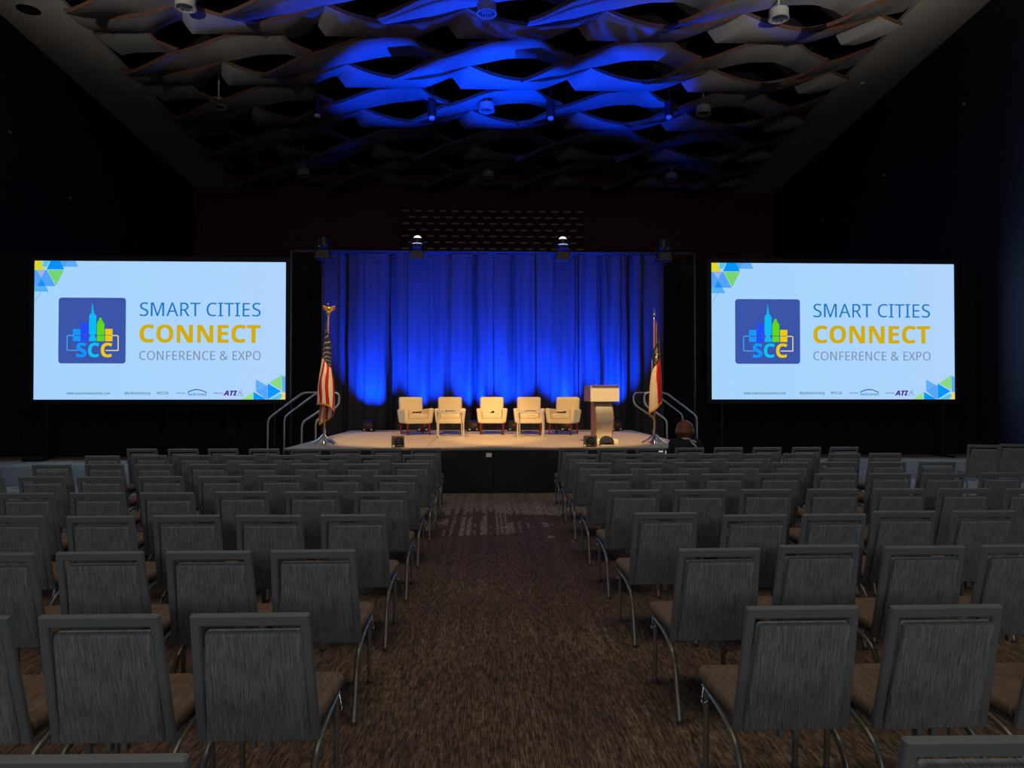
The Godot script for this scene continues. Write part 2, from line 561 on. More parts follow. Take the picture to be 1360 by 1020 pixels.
func ceiling_fittings():
	# round downlights hung in the waves, in rows that recede
	var lens := emit(Color(0.75, 0.75, 0.9), 0.0)
	lens.albedo_color = srgb(150, 150, 165); lens.metallic = 0.8; lens.roughness = 0.25
	var rows := [[19.35, [-8.15, -0.02, 8.1], 0.27], [24.95, [-9.35, -0.02, 7.7], 0.27], [31.1, [-8.0, 0.03, 8.15], 0.27]]
	var rowname := ["nearest", "middle", "farthest"]; var colname := ["left", "centre", "right"]
	for r in 3:
		for c in 3:
			var d: float = rows[r][0]
			var at := Vector3(rows[r][1][c], ceil_y(d) - 0.42 + 0.3, -d)
			var o = thing("downlight", "white round downlight hung in the wavy ceiling, %s row, %s column" % [rowname[r], colname[c]], "downlight", at, 0.0, "downlights in the wavy ceiling")
			var s := st()
			lathe(s, [Vector2(0.0, 1.6), Vector2(0.03, 1.6), Vector2(0.03, 0.27), Vector2(0.24, 0.25), Vector2(0.265, 0.23), Vector2(0.265, 0.02), Vector2(0.28, 0.0), Vector2(0.28, -0.03), Vector2(0.235, -0.03), Vector2(0.225, 0.10), Vector2(0.0, 0.12)].map(func(p): return p) , 24)
			obj("housing", s, mat(srgb(150, 148, 146), 0.7), o)
			var t := st()
			for k in 5:
				var x := -0.14 + 0.07 * k
				bx(t, Vector3(x, 0.0, 0.0), Vector3(0.02, 0.09, 0.3 - absf(x) * 0.6), 0.004)
			obj("lens_bar", t, lens, o)
	# slim cylinder pendants that hang through the openings
	var pend := [[24.55, -5.85], [24.6, -1.92], [24.5, 2.2], [24.3, 6.3]]
	for k in pend.size():
		var d: float = pend[k][0]
		var o = thing("pendant_light", "slim dark cylinder pendant catching blue light, %s from the left" % ["first", "second", "third", "fourth"][k], "pendant", Vector3(pend[k][1], ceil_y(d) - 0.55, -d), 0.0, "slim pendants below the wavy ceiling")
		var s := st(); lathe(s, [Vector2(0.0, 0.0), Vector2(0.14, 0.0), Vector2(0.15, 0.02), Vector2(0.15, 0.5), Vector2(0.02, 0.53), Vector2(0.02, 1.95), Vector2(0, 1.95)], 16)
		obj("housing", s, M.plastic, o)
		var t := st(); lathe(t, [Vector2(0.0, -0.10), Vector2(0.09, -0.09), Vector2(0.11, -0.04), Vector2(0.11, 0.0), Vector2(0.0, 0.0)], 14)
		obj("lens_ring", t, M.white, o)
	# small round fittings on the flat borders and side walls
	var small := [[20.3, -12.9, "flat left ceiling border, nearest"], [23.6, 12.75, "flat right ceiling border"]]
	for e in small:
		var d: float = e[0]
		var o = thing("ceiling_fitting", "small round fitting set in the %s" % e[2], "downlight", Vector3(e[1], ceil_y(d) + 0.33, -d))
		var s := st(); var R := 0.3 if e[1] < 0 else 0.09
		lathe(s, [Vector2(0, -0.02), Vector2(R * 0.78, -0.03), Vector2(R, -0.02), Vector2(R, 0.02), Vector2(0, 0.02)], 20)
		obj("trim_ring", s, M.chrome if e[1] < 0 else M.white, o)
		var t := st(); lathe(t, [Vector2(0, -0.075), Vector2(R * 0.3, -0.07), Vector2(R * 0.55, -0.025), Vector2(0, -0.025)], 14)
		obj("lens", t, M.chrome, o)
	var walls := [[21.0, 9.3, -1, "nearer the hall"], [24.0, 8.2, -1, "nearer the stage"], [20.2, 10.2, 1, "nearest the hall"], [24.4, 9.4, 1, "middle one"], [29.0, 8.9, 1, "nearest the stage"]]
	for e in walls:
		var x := -13.85 if e[2] < 0 else 13.95
		var o = thing("wall_fitting", "small round fitting high on the dark %s side wall, %s" % ["left" if e[2] < 0 else "right", e[3]], "fitting", Vector3(x, e[1], -e[0]))
		var s := st(); lathe(s, [Vector2(0, 0.06), Vector2(0.035, 0.05), Vector2(0.06, 0.02), Vector2(0.06, 0.0), Vector2(0, 0.0)].map(func(p): return p), 14, Transform3D(Basis(Vector3(0, 0, 1), PI / 2 * e[2]), Vector3.ZERO))
		obj("cap", s, M.edge, o)


# ==================================================================== drapes
func drape(parent, called, x0: float, x1: float, y0: float, y1: float, z: float, amp: float, folds: float, m: Material, sd: int):
	var n := noise(sd, 0.9, 2)
	var n2 := noise(sd + 50, 0.35, 2)
	var s := st()
	var w := x1 - x0
	var valleys := []
	var rr := RandomNumberGenerator.new(); rr.seed = sd
	for k in int(ceil(w / 0.85)):
		valleys.append(Vector3(x0 + (k + rr.randf_range(0.2, 0.8)) * 0.85, rr.randf_range(0.05, 0.10), rr.randf_range(0.1, 0.28)))
	var f := func(u, v):
		var x = x0 + w * u
		var y := lerpf(y1, y0, v)
		var ph = folds * (x + 0.35 * n2.get_noise_2d(x * 1.7, 3.0) + 0.05 * n.get_noise_2d(x * 2.0, y * 0.35))
		var c := sin(ph * TAU)
		var fold := signf(c) * pow(absf(c), 0.75) * (0.55 + 0.6 * n2.get_noise_2d(x * 2.6 + 40, 9.0)) + 0.5 * n.get_noise_2d(x * 2.2, y * 0.12 + 20)
		var deep = 0.0
		for c2 in valleys:
			var g = (x - c2.x - 0.03 * n.get_noise_2d(y * 0.4, c2.x)) / c2.y
			deep += c2.z * exp(-g * g)
		return Vector3(x, y, z + amp * fold * (0.75 + 0.35 * v) - deep)
	sheet(s, f, int(w * 40), 16)
	return obj(called, s, m, parent)


func drapes():
	# blue-lit backdrop: pipe-and-drape panels side by side
	var ordn := ["first", "second", "third", "fourth", "fifth", "sixth", "seventh", "eighth"]
	var x := -4.35
	for k in 8:
		var o = thing("drape_panel", "tall pleated backdrop drape behind the stage, lit blue, %s panel from the left" % ordn[k], "curtain", Vector3(x, 0, -18.75), 0.0, "backdrop drapes behind the stage")
		drape(o, "cloth", 0.003, 1.122, 0.02, 5.42, 0.0 if k % 2 else -0.06, 0.11, 2.3, M.curtain, 20 + k)
		var s := st(); tube(s, [Vector3(0.0, 5.44, -0.05), Vector3(1.13, 5.44, -0.05)], 0.025, 8)
		obj("drape_pipe", s, M.black, o)
		x += 1.13
	for e in [[-13.8, -4.4, "left"], [4.75, 13.9, "right"]]:
		var o = thing("black_drape", "long black masking drape behind the %s screen, down to the floor" % e[2], "curtain", Vector3(e[0], 0, -19.75))
		drape(o, "cloth", 0.0, e[1] - e[0], 0.01, 5.5, 0.0, 0.07, 1.8, M.black_cloth, 60 + int(e[0]))


# ==================================================================== stage
func stage():
	var o = thing("stage", "low carpeted stage with black skirt, lit warm at centre", "stage", Vector3(0.12, 0, 0))
	var xs := [-3.62, -1.2, 1.21, 3.62]; var zs := [-12.42, -14.4, -16.4, -18.4]
	for i in 3:
		for j in 3:
			var s := st()
			bx(s, Vector3((xs[i] + xs[i + 1]) / 2, STAGE - 0.03, (zs[j] + zs[j + 1]) / 2), Vector3(xs[i + 1] - xs[i] - 0.006, 0.06, zs[j] - zs[j + 1] - 0.006), 0.004)
			obj("deck_panel", s, M.deck, o)
	var e := st()
	bx(e, Vector3(0, STAGE - 0.02, -12.405), Vector3(7.26, 0.034, 0.02), 0.004)
	for x in [-3.635, 3.635]: bx(e, Vector3(x, STAGE - 0.04, -15.41), Vector3(0.02, 0.075, 6.0), 0.004)
	obj("edge_trim", e, M.edge, o)
	for k in 4:
		var x0 := -3.62 + k * 1.81
		var c := st()
		var n := noise(90 + k, 1.4, 2)
		sheet(c, func(u, v): return Vector3(x0 + 1.80 * u, lerpf(STAGE - 0.035, 0.004, v), -12.405 + 0.012 + 0.02 * n.get_noise_2d(u * 3.0, v) + 0.03 * v), 24, 6)
		var sk = obj("skirt_panel", c, M.skirt, o)
		if k == 1 or k == 2:
			var g := st(); bx(g, Vector3(x0 + (1.72 if k == 1 else 1.3), STAGE - 0.12, -12.37), Vector3(0.10, 0.07, 0.012), 0.003)
			obj("white_tag", g, M.paper, sk)
	for sd in [-1, 1]:
		var c := st()
		sheet(c, func(u, v): return Vector3(sd * 3.635, lerpf(STAGE - 0.06, 0.004, v), lerpf(-12.42, -18.4, u) + 0.0 * v), 24, 2)
		obj("side_skirt", c, M.skirt, o)
	# legs under the deck, so that it stands
	for x in xs:
		for z in [-12.7, -15.4, -18.2]:
			var l := st(); tube(l, [Vector3(x * 0.97, 0, z), Vector3(x * 0.97, STAGE - 0.06, z)], 0.03, 8)
			obj("leg", l, M.rail, o)
	stair(-1, Vector3(-3.52, 0, -14.45))
	stair(1, Vector3(3.78, 0, -15.65))


# portable stair at the end of the stage with a looped handrail on each side
func stair(sd: int, at: Vector3):
	var o = thing("stage_stair", "portable stage stair with looped metal handrails at the %s end of stage" % ("flag-striped left" if sd < 0 else "podium"), "stairs", at)
	o.set_meta("label", "portable stair with looped handrails beside the %s" % ("striped red and white flag" if sd < 0 else "blue, white and red flag past the podium"))
	for k in 3:
		var s := st(); bx(s, Vector3(sd * (0.16 + 0.27 * k), STAGE - 0.195 * (k + 1), 0), Vector3(0.28, 0.04, 1.0), 0.006)
		obj("tread", s, M.black, o)
		var r := st(); bx(r, Vector3(sd * (0.035 + 0.27 * k), STAGE - 0.195 * (k + 0.5) - 0.02, 0), Vector3(0.012, 0.155, 0.98), 0.003)
		obj("riser", r, M.black, o)
	for z in [-0.49, 0.49]:
		var s := st()
		bar(s, Vector3(sd * 0.03, STAGE - 0.26, z), Vector3(sd * 0.86, 0.04, z), 0.10, 0.03, Vector3(0, 1, 0))
		obj("stringer", s, M.edge, o)
	for z in [-0.56, 0.56]:
		var p := [Vector3(sd * 0.72, 0.0, z), Vector3(sd * 0.72, 1.23, z), Vector3(sd * 0.04, 1.75, z), Vector3(-sd * 0.42, 1.75, z), Vector3(-sd * 0.42, 1.49, z), Vector3(sd * 0.07, 1.16, z), Vector3(sd * 0.07, STAGE - 0.3, z)]
		var s := st(); tube(s, fillet(p, 0.11, 5), 0.019, 8)
		obj("handrail", s, M.rail, o)
		var c := st(); bx(c, Vector3(sd * 0.055, STAGE - 0.12, z * 0.97), Vector3(0.03, 0.16, 0.06), 0.004)
		obj("rail_clamp", c, M.edge, o)


# ==================================================================== projected slide
const SL := 1.6

func fill_tri(im: Image, a: Vector2, b: Vector2, c: Vector2, col: Color):
	var y0 := int(ceil(minf(a.y, minf(b.y, c.y)) - 0.5)); var y1 := int(ceil(maxf(a.y, maxf(b.y, c.y)) - 0.5))
	for y in range(maxi(y0, 0), mini(y1, im.get_height())):
		var yc := y + 0.5
		var lo := 1e9; var hi := -1e9
		for e in [[a, b], [b, c], [c, a]]:
			var p: Vector2 = e[0]; var q: Vector2 = e[1]
			if (p.y <= yc) != (q.y <= yc):
				var x := p.x + (q.x - p.x) * (yc - p.y) / (q.y - p.y)
				lo = minf(lo, x); hi = maxf(hi, x)
		var i0 := int(ceil(lo - 0.5)); var i1 := int(ceil(hi - 0.5))
		if i1 > i0: im.fill_rect(Rect2i(i0, y, i1 - i0, 1), col)


func fill_poly(im: Image, pts: Array, col: Color, k := SL):
	var pv := PackedVector2Array()
	for p in pts: pv.append(Vector2(p[0], p[1]) * k)
	var ix := Geometry2D.triangulate_polygon(pv)
	for i in range(0, ix.size(), 3): fill_tri(im, pv[ix[i]], pv[ix[i + 1]], pv[ix[i + 2]], col)


func stroke(im: Image, pts: Array, w: float, col: Color, k := SL):
	for i in pts.size() - 1:
		var a := Vector2(pts[i][0], pts[i][1]); var b := Vector2(pts[i + 1][0], pts[i + 1][1])
		var d := (b - a).normalized() * w * 0.5
		var n := Vector2(-d.y, d.x)
		a -= d * 0.8; b += d * 0.8
		fill_poly(im, [[a.x + n.x, a.y + n.y], [b.x + n.x, b.y + n.y], [b.x - n.x, b.y - n.y], [a.x - n.x, a.y - n.y]], col, k)


# lettering set with a text mesh and drawn flat into the slide, fitted to a box
func write(im: Image, text: String, x0: float, x1: float, y0: float, y1: float, col: Color, weight := 400, slant := 0.0, k := SL, fat := 0.0, font := "Droid Sans"):
	var f := SystemFont.new(); f.font_names = PackedStringArray([font]); f.font_weight = weight
	var t := TextMesh.new(); t.text = text; t.font = f; t.font_size = 64; t.pixel_size = 0.01; t.depth = 0.0; t.curve_step = 1.0
	var a := t.get_mesh_arrays()
	var v: PackedVector3Array = a[Mesh.ARRAY_VERTEX]
	var ix = a[Mesh.ARRAY_INDEX]
	if ix == null or ix.size() == 0: ix = PackedInt32Array(range(v.size()))
	var lo := Vector2(1e9, 1e9); var hi := Vector2(-1e9, -1e9)
	for p in v:
		lo = lo.min(Vector2(p.x, p.y)); hi = hi.max(Vector2(p.x, p.y))
	var offs := [Vector2.ZERO]
	if fat > 0.0: offs = [Vector2(-fat, -fat), Vector2(fat, -fat), Vector2(-fat, fat), Vector2(fat, fat), Vector2.ZERO]
	var g := func(p: Vector3) -> Vector2:
		var u := (p.x - lo.x) / (hi.x - lo.x); var w := (p.y - lo.y) / (hi.y - lo.y)
		return Vector2(lerpf(x0, x1, u) + slant * (w - 0.5) * (y1 - y0), lerpf(y1, y0, w)) * k
	for i in range(0, ix.size(), 3):
		for o in offs:
			fill_tri(im, g.call(v[ix[i]]) + o * k, g.call(v[ix[i + 1]]) + o * k, g.call(v[ix[i + 2]]) + o * k, col)


func slide() -> ImageTexture:
	var W := int(1120 * SL); var H := int(623 * SL)
	var im := Image.create(W, H, false, Image.FORMAT_RGB8)
	for x in W:
		var u := float(x) / W
		im.fill_rect(Rect2i(x, 0, 1, H), srgb(164, 213, 253).lerp(srgb(176, 212, 255), u))
	# corner triangles
	fill_poly(im, [[0, 0], [30, 0], [33, 24], [48, 40], [0, 42]], srgb(222, 213, 40))
	fill_poly(im, [[40, 0], [68, 0], [54, 26], [33, 26]], srgb(92, 196, 224))
	fill_poly(im, [[112, 0], [180, 0], [193, 26], [125, 26]], srgb(92, 172, 248))
	fill_poly(im, [[112, 0], [145, 0], [132, 26], [124, 26]], srgb(76, 160, 232))
	fill_poly(im, [[0, 42], [54, 42], [93, 114], [0, 114]], srgb(82, 162, 250))
	fill_poly(im, [[10, 44], [46, 44], [29, 76]], srgb(150, 182, 236))
	fill_poly(im, [[29, 80], [50, 114], [14, 114]], srgb(16, 144, 240))
	fill_poly(im, [[0, 114], [50, 114], [64, 139], [0, 139]], srgb(84, 174, 248))
	fill_poly(im, [[0, 108], [10, 124], [5, 139], [0, 139]], srgb(84, 190, 226))
	fill_poly(im, [[70, 0], [112, 0], [131, 39], [53, 39]], srgb(0, 146, 248))
	fill_poly(im, [[55, 41], [130, 41], [95, 111]], srgb(116, 212, 110))
	stroke(im, [[28, 140], [2, 184]], 2.0, srgb(104, 160, 216))
	fill_poly(im, [[987, 532], [1030, 556], [986, 581]], srgb(94, 172, 250))
	fill_poly(im, [[1030, 557], [1039, 561], [1039, 623], [1028, 618], [985, 583]], srgb(84, 164, 250))
	fill_poly(im, [[1045, 548], [1103, 513], [1103, 581]], srgb(136, 216, 130))
	fill_poly(im, [[1104, 513], [1120, 522], [1120, 589], [1105, 589]], srgb(96, 170, 236))
	fill_poly(im, [[1102, 593], [1120, 589], [1120, 623], [1090, 623], [1107, 607]], srgb(236, 214, 112))
	fill_poly(im, [[1040, 623], [1054, 619], [1098, 595], [1107, 607], [1092, 623]], srgb(86, 194, 228))
	fill_poly(im, [[1040, 550], [1101, 585], [1040, 622]], srgb(0, 150, 254))
	fill_poly(im, [[976, 588], [1028, 618], [1028, 623], [976, 623]], srgb(0, 150, 254))
	fill_poly(im, [[926, 621], [974, 590], [974, 623], [926, 623]], srgb(150, 224, 132))
	# emblem
	var ex := func(p): return [82.8 + p[0] * 0.3327, 146.0 + p[1] * 0.3327]
	var poly := func(pts, c): fill_poly(im, pts.map(ex), c)
	var rect := func(a, b, c, d, col): poly.call([[a, b], [c, b], [c, d], [a, d]], col)
	var navy := srgb(58, 84, 168)
	var rr := []
	for q in 4:
		for j in 7:
			var an := PI / 2 * q + PI / 12 * j
			rr.append([(930 if q == 0 or q == 3 else 113) + 38 * cos(an), (907 if q < 2 else 96) + 38 * sin(an)])
	poly.call(rr, navy)
	rect.call(265, 480, 365, 645, srgb(18, 150, 252))
	rect.call(371, 396, 468, 645, srgb(32, 76, 248))
	poly.call([[520, 115], [545, 270], [560, 275], [560, 295], [575, 300], [575, 545], [550, 565], [575, 600], [575, 645], [480, 645], [480, 600], [505, 565], [480, 545], [480, 300], [490, 295], [490, 275], [510, 270]], srgb(6, 186, 244))
	poly.call([[585, 645], [585, 400], [595, 395], [595, 370], [612, 365], [612, 330], [648, 330], [648, 365], [665, 370], [665, 395], [682, 400], [682, 645]], srgb(96, 214, 22))
	rect.call(695, 478, 792, 645, srgb(238, 200, 4))
	rect.call(265, 563, 368, 571, navy.darkened(0.1)); rect.call(368, 563, 470, 571, navy); rect.call(583, 560, 795, 569, srgb(60, 100, 120))
	stroke(im, [[272, 567], [202, 567], [189, 580], [189, 757], [202, 770], [330, 770]].map(ex), 4.4, srgb(64, 168, 246))
	stroke(im, [[795, 567], [855, 567], [868, 580], [868, 757], [855, 770], [705, 770]].map(ex), 4.4, srgb(240, 222, 150))
	var lt := func(tx, a, b, c): write(im, tx, 82.8 + a * 0.3327, 82.8 + b * 0.3327, 146.0 + 668 * 0.3327, 146.0 + 860 * 0.3327, c, 700, 0.0, SL, 0.8)
	lt.call("S", 315, 445, srgb(12, 150, 254)); lt.call("C", 472, 615, srgb(6, 194, 244)); lt.call("C", 640, 788, srgb(236, 202, 8))
	stroke(im, [[868, 770], [705, 770]].map(ex), 4.4, srgb(240, 222, 150))
	# lettering
	write(im, "SMART CITIES", 467, 1007, 185, 247, srgb(14, 118, 196))
	write(im, "CONNECT", 467, 1006, 285, 366, srgb(208, 172, 8), 700, 0.0, SL, 0.9)
	write(im, "CONFERENCE & EXPO", 466, 1008, 404, 445, srgb(124, 140, 158))
	var ink := srgb(42, 58, 88)
	write(im, "www.smartcitiesconnect.com", 146, 336, 588, 600, ink)
	write(im, "@techconnectorg", 401, 516, 587, 603, ink)
	write(im, "#SCC26", 545, 596, 587, 599, ink)
	write(im, "Powered by", 631, 673, 590, 599, ink)
	write(im, "Tech", 681, 714, 593, 605, srgb(10, 120, 200), 700)
	write(im, "Connect", 715, 766, 593, 605, srgb(40, 60, 96))
	for e in [[0.0, 0.45, 5.0, srgb(10, 120, 205)], [0.45, 1.0, 3.5, srgb(30, 60, 110)]]:
		var arc := []
		for j in 9:
			var t := lerpf(e[0], e[1], j / 8.0)
			arc.append([683 + 83 * t, 591 - 13 * sin(PI * minf(t * 0.95 + 0.05, 1.0))])
		stroke(im, arc, e[2], e[3])
	write(im, "Powered by", 799, 840, 590, 599, ink)
	write(im, "ATI", 846, 900, 583, 604, srgb(72, 40, 150), 700, 0.3, SL, 0.8)
	for e in [[[912, 586], [926, 582]], [[908, 592], [930, 594]], [[906, 602], [922, 588]], [[914, 588], [930, 604]], [[902, 605], [932, 605]]]:
		stroke(im, e, 1.8, srgb(120, 130, 160))
	return ImageTexture.create_from_image(im)


func screens():
	var t := slide()
	var m := mat(Color(0.01, 0.01, 0.01), 0.9)
	m.emission_enabled = true; m.emission_texture = t; m.emission = Color.BLACK; m.emission_operator = BaseMaterial3D.EMISSION_OP_ADD
	for e in [[-8.60, 6.52, 1.57, 5.21, "left"], [9.43, 6.72, 1.57, 5.27, "right"]]:
		var w: float = e[1]; var h: float = e[3] - e[2]
		var o = thing("projection_screen", "large bright screen with a conference slide, standing %s" % ("beside the striped flag" if e[4] == "left" else "beside the podium and seated person"), "screen", Vector3(e[0], 0, -19.0), 0.0, "conference slide screens")
		var s := st()
		var y0: float = e[2]; var y1: float = e[3]
		tri(s, Vector3(-w / 2, y0, 0), Vector3(w / 2, y0, 0), Vector3(w / 2, y1, 0), Vector3.BACK, Vector3.BACK, Vector3.BACK, Vector2(0, 1), Vector2(1, 1), Vector2(1, 0))
		tri(s, Vector3(-w / 2, y0, 0), Vector3(w / 2, y1, 0), Vector3(-w / 2, y1, 0), Vector3.BACK, Vector3.BACK, Vector3.BACK, Vector2(0, 1), Vector2(1, 0), Vector2(0, 0))
		obj("display", s, m, o)
		var f := st(); var b := 0.13
		bx(f, Vector3(0, y1 + b / 2, -0.03), Vector3(w + 2 * b, b, 0.09), 0.01)
		bx(f, Vector3(0, y0 - b / 2, -0.03), Vector3(w + 2 * b, b, 0.09), 0.01)
		for sx in [-1, 1]: bx(f, Vector3(sx * (w + b) / 2, (y0 + y1) / 2, -0.03), Vector3(b, h, 0.09), 0.01)
		obj("frame", f, M.black, o)
		var bk := st(); bx(bk, Vector3(0, (y0 + y1) / 2, -0.04), Vector3(w, h, 0.03), 0.005)
		obj("backing", bk, M.black, o)
		for sx in [-1, 1]:
			var l := st(); bx(l, Vector3(sx * (w / 2 - 0.3), y0 / 2 - 0.06, -0.09), Vector3(0.06, y0 - 0.12, 0.06), 0.006)
			bx(l, Vector3(sx * (w / 2 - 0.3), 0.03, -0.05), Vector3(0.06, 0.06, 0.9), 0.006)
			obj("leg", l, M.black, o)
		area("screen_light", Vector3(e[0], (y0 + y1) / 2, -18.96), Vector3(e[0], (y0 + y1) / 2, 0), Vector2(w, h), Color(0.66, 0.85, 1.0), 20.0)


# ==================================================================== stage lighting
func stage_lights():
	# warm front light from the house truss above the frame
	var warm := Color(1.0, 0.80, 0.50)
	for x in [-1.8, 1.8]:
		spot("stage_key_light", Vector3(x, 10.0, -7.2), Vector3(0.12 + x * 0.72, 1.0, -15.0), 12.5, 0.45, warm, 130.0, 0.12)
	# blue uplights on the deck, washing the drape
	var blue := srgb(0, 60, 255)
	var ux := [-2.98, -1.61, -0.35, 0.67, 1.99, 3.28]
	var ordn := ["first", "second", "third", "fourth", "fifth", "sixth"]
	for k in 6:
		var at := Vector3(ux[k], STAGE, -17.95)
		var o = thing("uplight", "small black floor uplight at the foot of the blue drape, %s from the left" % ordn[k], "uplight", at, 0.0, "uplights at the foot of the drape")
		uplight(o)
		spot("uplight_lamp", at + Vector3(0, 0.26, -0.04), at + Vector3(0, 1.7, -0.86), 37.0, 1.0, blue, 128.0, 0.05)
	# two bright fixtures above the drape, throwing blue onto the ceiling, two dark ones beside them
	var lamps := [[-4.2, 0, "dark spotlight at the left end of the drape pipe"], [-1.8, 1, "bright spotlight above the left half of the blue drape"], [1.96, 1, "bright spotlight above the right half of the blue drape"], [4.6, 0, "dark spotlight at the right end of the drape pipe"]]
	for e in lamps:
		var o = thing("spotlight", e[2], "spotlight", Vector3(e[0], 5.42, -18.35), 0.0)
		spotlight(o, e[1] == 1)
		if e[1] == 1:
			for fan in ([-13.0, 13.0] if e[0] < 0 else [-10.0, 22.0]):
				var dir := Vector3(0, 1, 0).rotated(Vector3(1, 0, 0), -deg_to_rad(40.0)).rotated(Vector3(0, 0, 1), -deg_to_rad(fan))
				var src := Vector3(e[0], 5.84, -18.35)
				spot("blue_ceiling_light", src, src + dir * 5.0, 16.0, 0.65, srgb(0, 58, 255), 230.0, 0.03)
	var p := st()
	tube(p, [Vector3(-5.0, 0, 0), Vector3(5.4, 0, 0)], 0.03, 10)
	for x in [-5.0, 5.4]: tube(p, [Vector3(x, 0, 0), Vector3(x, -5.40, 0)], 0.03, 10)
	var pipe = obj("lighting_pipe", p, M.black)
	pipe.position = Vector3(0, 5.40, -18.35)
	tag(pipe, "black pipe frame that carries the spotlights above the drape", "pipe")


func uplight(o):
	var s := st()
	bx(s, Vector3(0, 0.15, 0), Vector3(0.26, 0.2, 0.16), 0.015)
	obj("housing", s, M.plastic, o)
	var y := st()
	tube(y, fillet([Vector3(-0.16, 0.16, 0), Vector3(-0.16, 0.012, 0), Vector3(0.16, 0.012, 0), Vector3(0.16, 0.16, 0)], 0.03, 3), 0.012, 6)
	obj("yoke", y, M.plastic, o)
	var l := st()
	for k in 3:
		ball(l, Vector3(-0.075 + 0.075 * k, 0.253, -0.04), 0.022, 6)
	obj("lens", l, emit(Color(0.1, 0.2, 0.8), 0.25), o)
	var f := st()
	for x in [-0.09, 0.09]: bx(f, Vector3(x, 0.045, 0.09), Vector3(0.05, 0.03, 0.03), 0.006)
	obj("foot", f, M.white, o)
	var d := st(); bx(d, Vector3(0.03, 0.16, 0.083), Vector3(0.12, 0.07, 0.008), 0.003)
	obj("control_plate", d, mat(srgb(96, 52, 40), 0.5), o)


func spotlight(o, lit: bool):
	var s := st()
	lathe(s, [Vector2(0, -0.12), Vector2(0.12, -0.12), Vector2(0.15, -0.06), Vector2(0.15, 0.14), Vector2(0.135, 0.14), Vector2(0.13, 0.05), Vector2(0, 0.05)], 18, Transform3D(Basis(), Vector3(0, 0.16, 0)))
	obj("housing", s, M.plastic, o)
	var y := st()
	tube(y, fillet([Vector3(-0.19, 0.18, 0), Vector3(-0.19, -0.02, 0), Vector3(0.19, -0.02, 0), Vector3(0.19, 0.18, 0)], 0.04, 4), 0.014, 6)
	obj("yoke", y, M.plastic, o)
	var b := st()
	# flared shade below, trapezoid as seen from the hall
	for q in 4:
		var a := Vector3(0.2 if q == 0 else (-0.2 if q == 2 else 0.0), 0, 0.2 if q == 1 else (-0.2 if q == 3 else 0.0)).normalized()
		var w := Vector3(-a.z, 0, a.x)
		quad(b, a * 0.14 + w * 0.14 + Vector3(0, -0.03, 0), a * 0.14 - w * 0.14 + Vector3(0, -0.03, 0), a * 0.19 - w * 0.19 + Vector3(0, -0.24, 0), a * 0.19 + w * 0.19 + Vector3(0, -0.24, 0), a)
	var bd = M.plastic.duplicate(); bd.cull_mode = BaseMaterial3D.CULL_DISABLED; bd.albedo_color = srgb(60, 58, 60)
	obj("barn_door", b, bd, o)
	if lit:
		var l := st(); ball(l, Vector3(0, 0.30, 0), 0.105, 10, Vector3(1, 0.8, 1))
		obj("lamp_lens", l, emit(Color(1.0, 0.98, 0.92), 1.6), o)
		var r := st()
		tube(r, range(25).map(func(k): return Vector3(0.135 * cos(TAU * k / 24.0), 0.16, 0.152 * sin(TAU * k / 24.0))), 0.012, 5)
		obj("glow_ring", r, emit(Color(0.7, 0.75, 1.0), 1.0), o)


# ==================================================================== furniture on the stage
func armchair(at: Vector3, turn: float, label: String):
	var o = thing("armchair", label, "armchair", at, turn, "armchairs on the stage")
	# faces +z (the hall); 0.67 wide, 0.9 high
	var s := st()
	rbox(s, Vector3(0, 0.62, -0.235), Vector3(0.56, 0.56, 0.15), 0.055, 4, Transform3D(Basis(Vector3(1, 0, 0), -0.12), Vector3(0, 0, -0.005)), func(p): return Vector3(p.x * (1.0 + 0.04 * p.y), p.y, p.z + 0.02 * p.x * p.x))
	obj("backrest", s, M.cream, o)
	var c := st()
	rbox(c, Vector3(0, 0.415, 0.05), Vector3(0.46, 0.13, 0.50), 0.05, 4, Transform3D(), func(p): return p + Vector3(0, 0.02 * (1.0 - pow(p.x / 0.23, 2.0)) if p.y > 0 else 0.0, 0))
	obj("seat_cushion", c, M.cream, o)
	var b := st()
	rbox(b, Vector3(0, 0.32, 0.01), Vector3(0.56, 0.12, 0.56), 0.025, 3)
	obj("seat_rail", b, M.cream, o)
	for sd in [-1.0, 1.0]:
		var a := st()
		rbox(a, Vector3(sd * 0.275, 0.44, 0.03), Vector3(0.10, 0.34, 0.54), 0.04, 4, Transform3D(), func(p):
			var k: float = smoothstep(-0.02, 0.17, p.y)
			return Vector3(p.x * (1.0 + 0.25 * k) + sd * 0.028 * k * k, p.y - 0.03 * k * smoothstep(0.0, 0.27, -p.z), p.z + 0.02 * k * signf(p.z)))
		obj("armrest", a, M.cream, o)
		for f in [-1.0, 1.0]:
			var l := st()
			var x: float = sd * 0.255; var z: float = 0.245 if f > 0 else -0.24
			tube(l, [Vector3(x + sd * 0.005, 0.0, z + f * 0.012), Vector3(x, 0.29, z)], [0.017, 0.03], 4)
			obj("leg", l, M.red_leg, o)
	return o


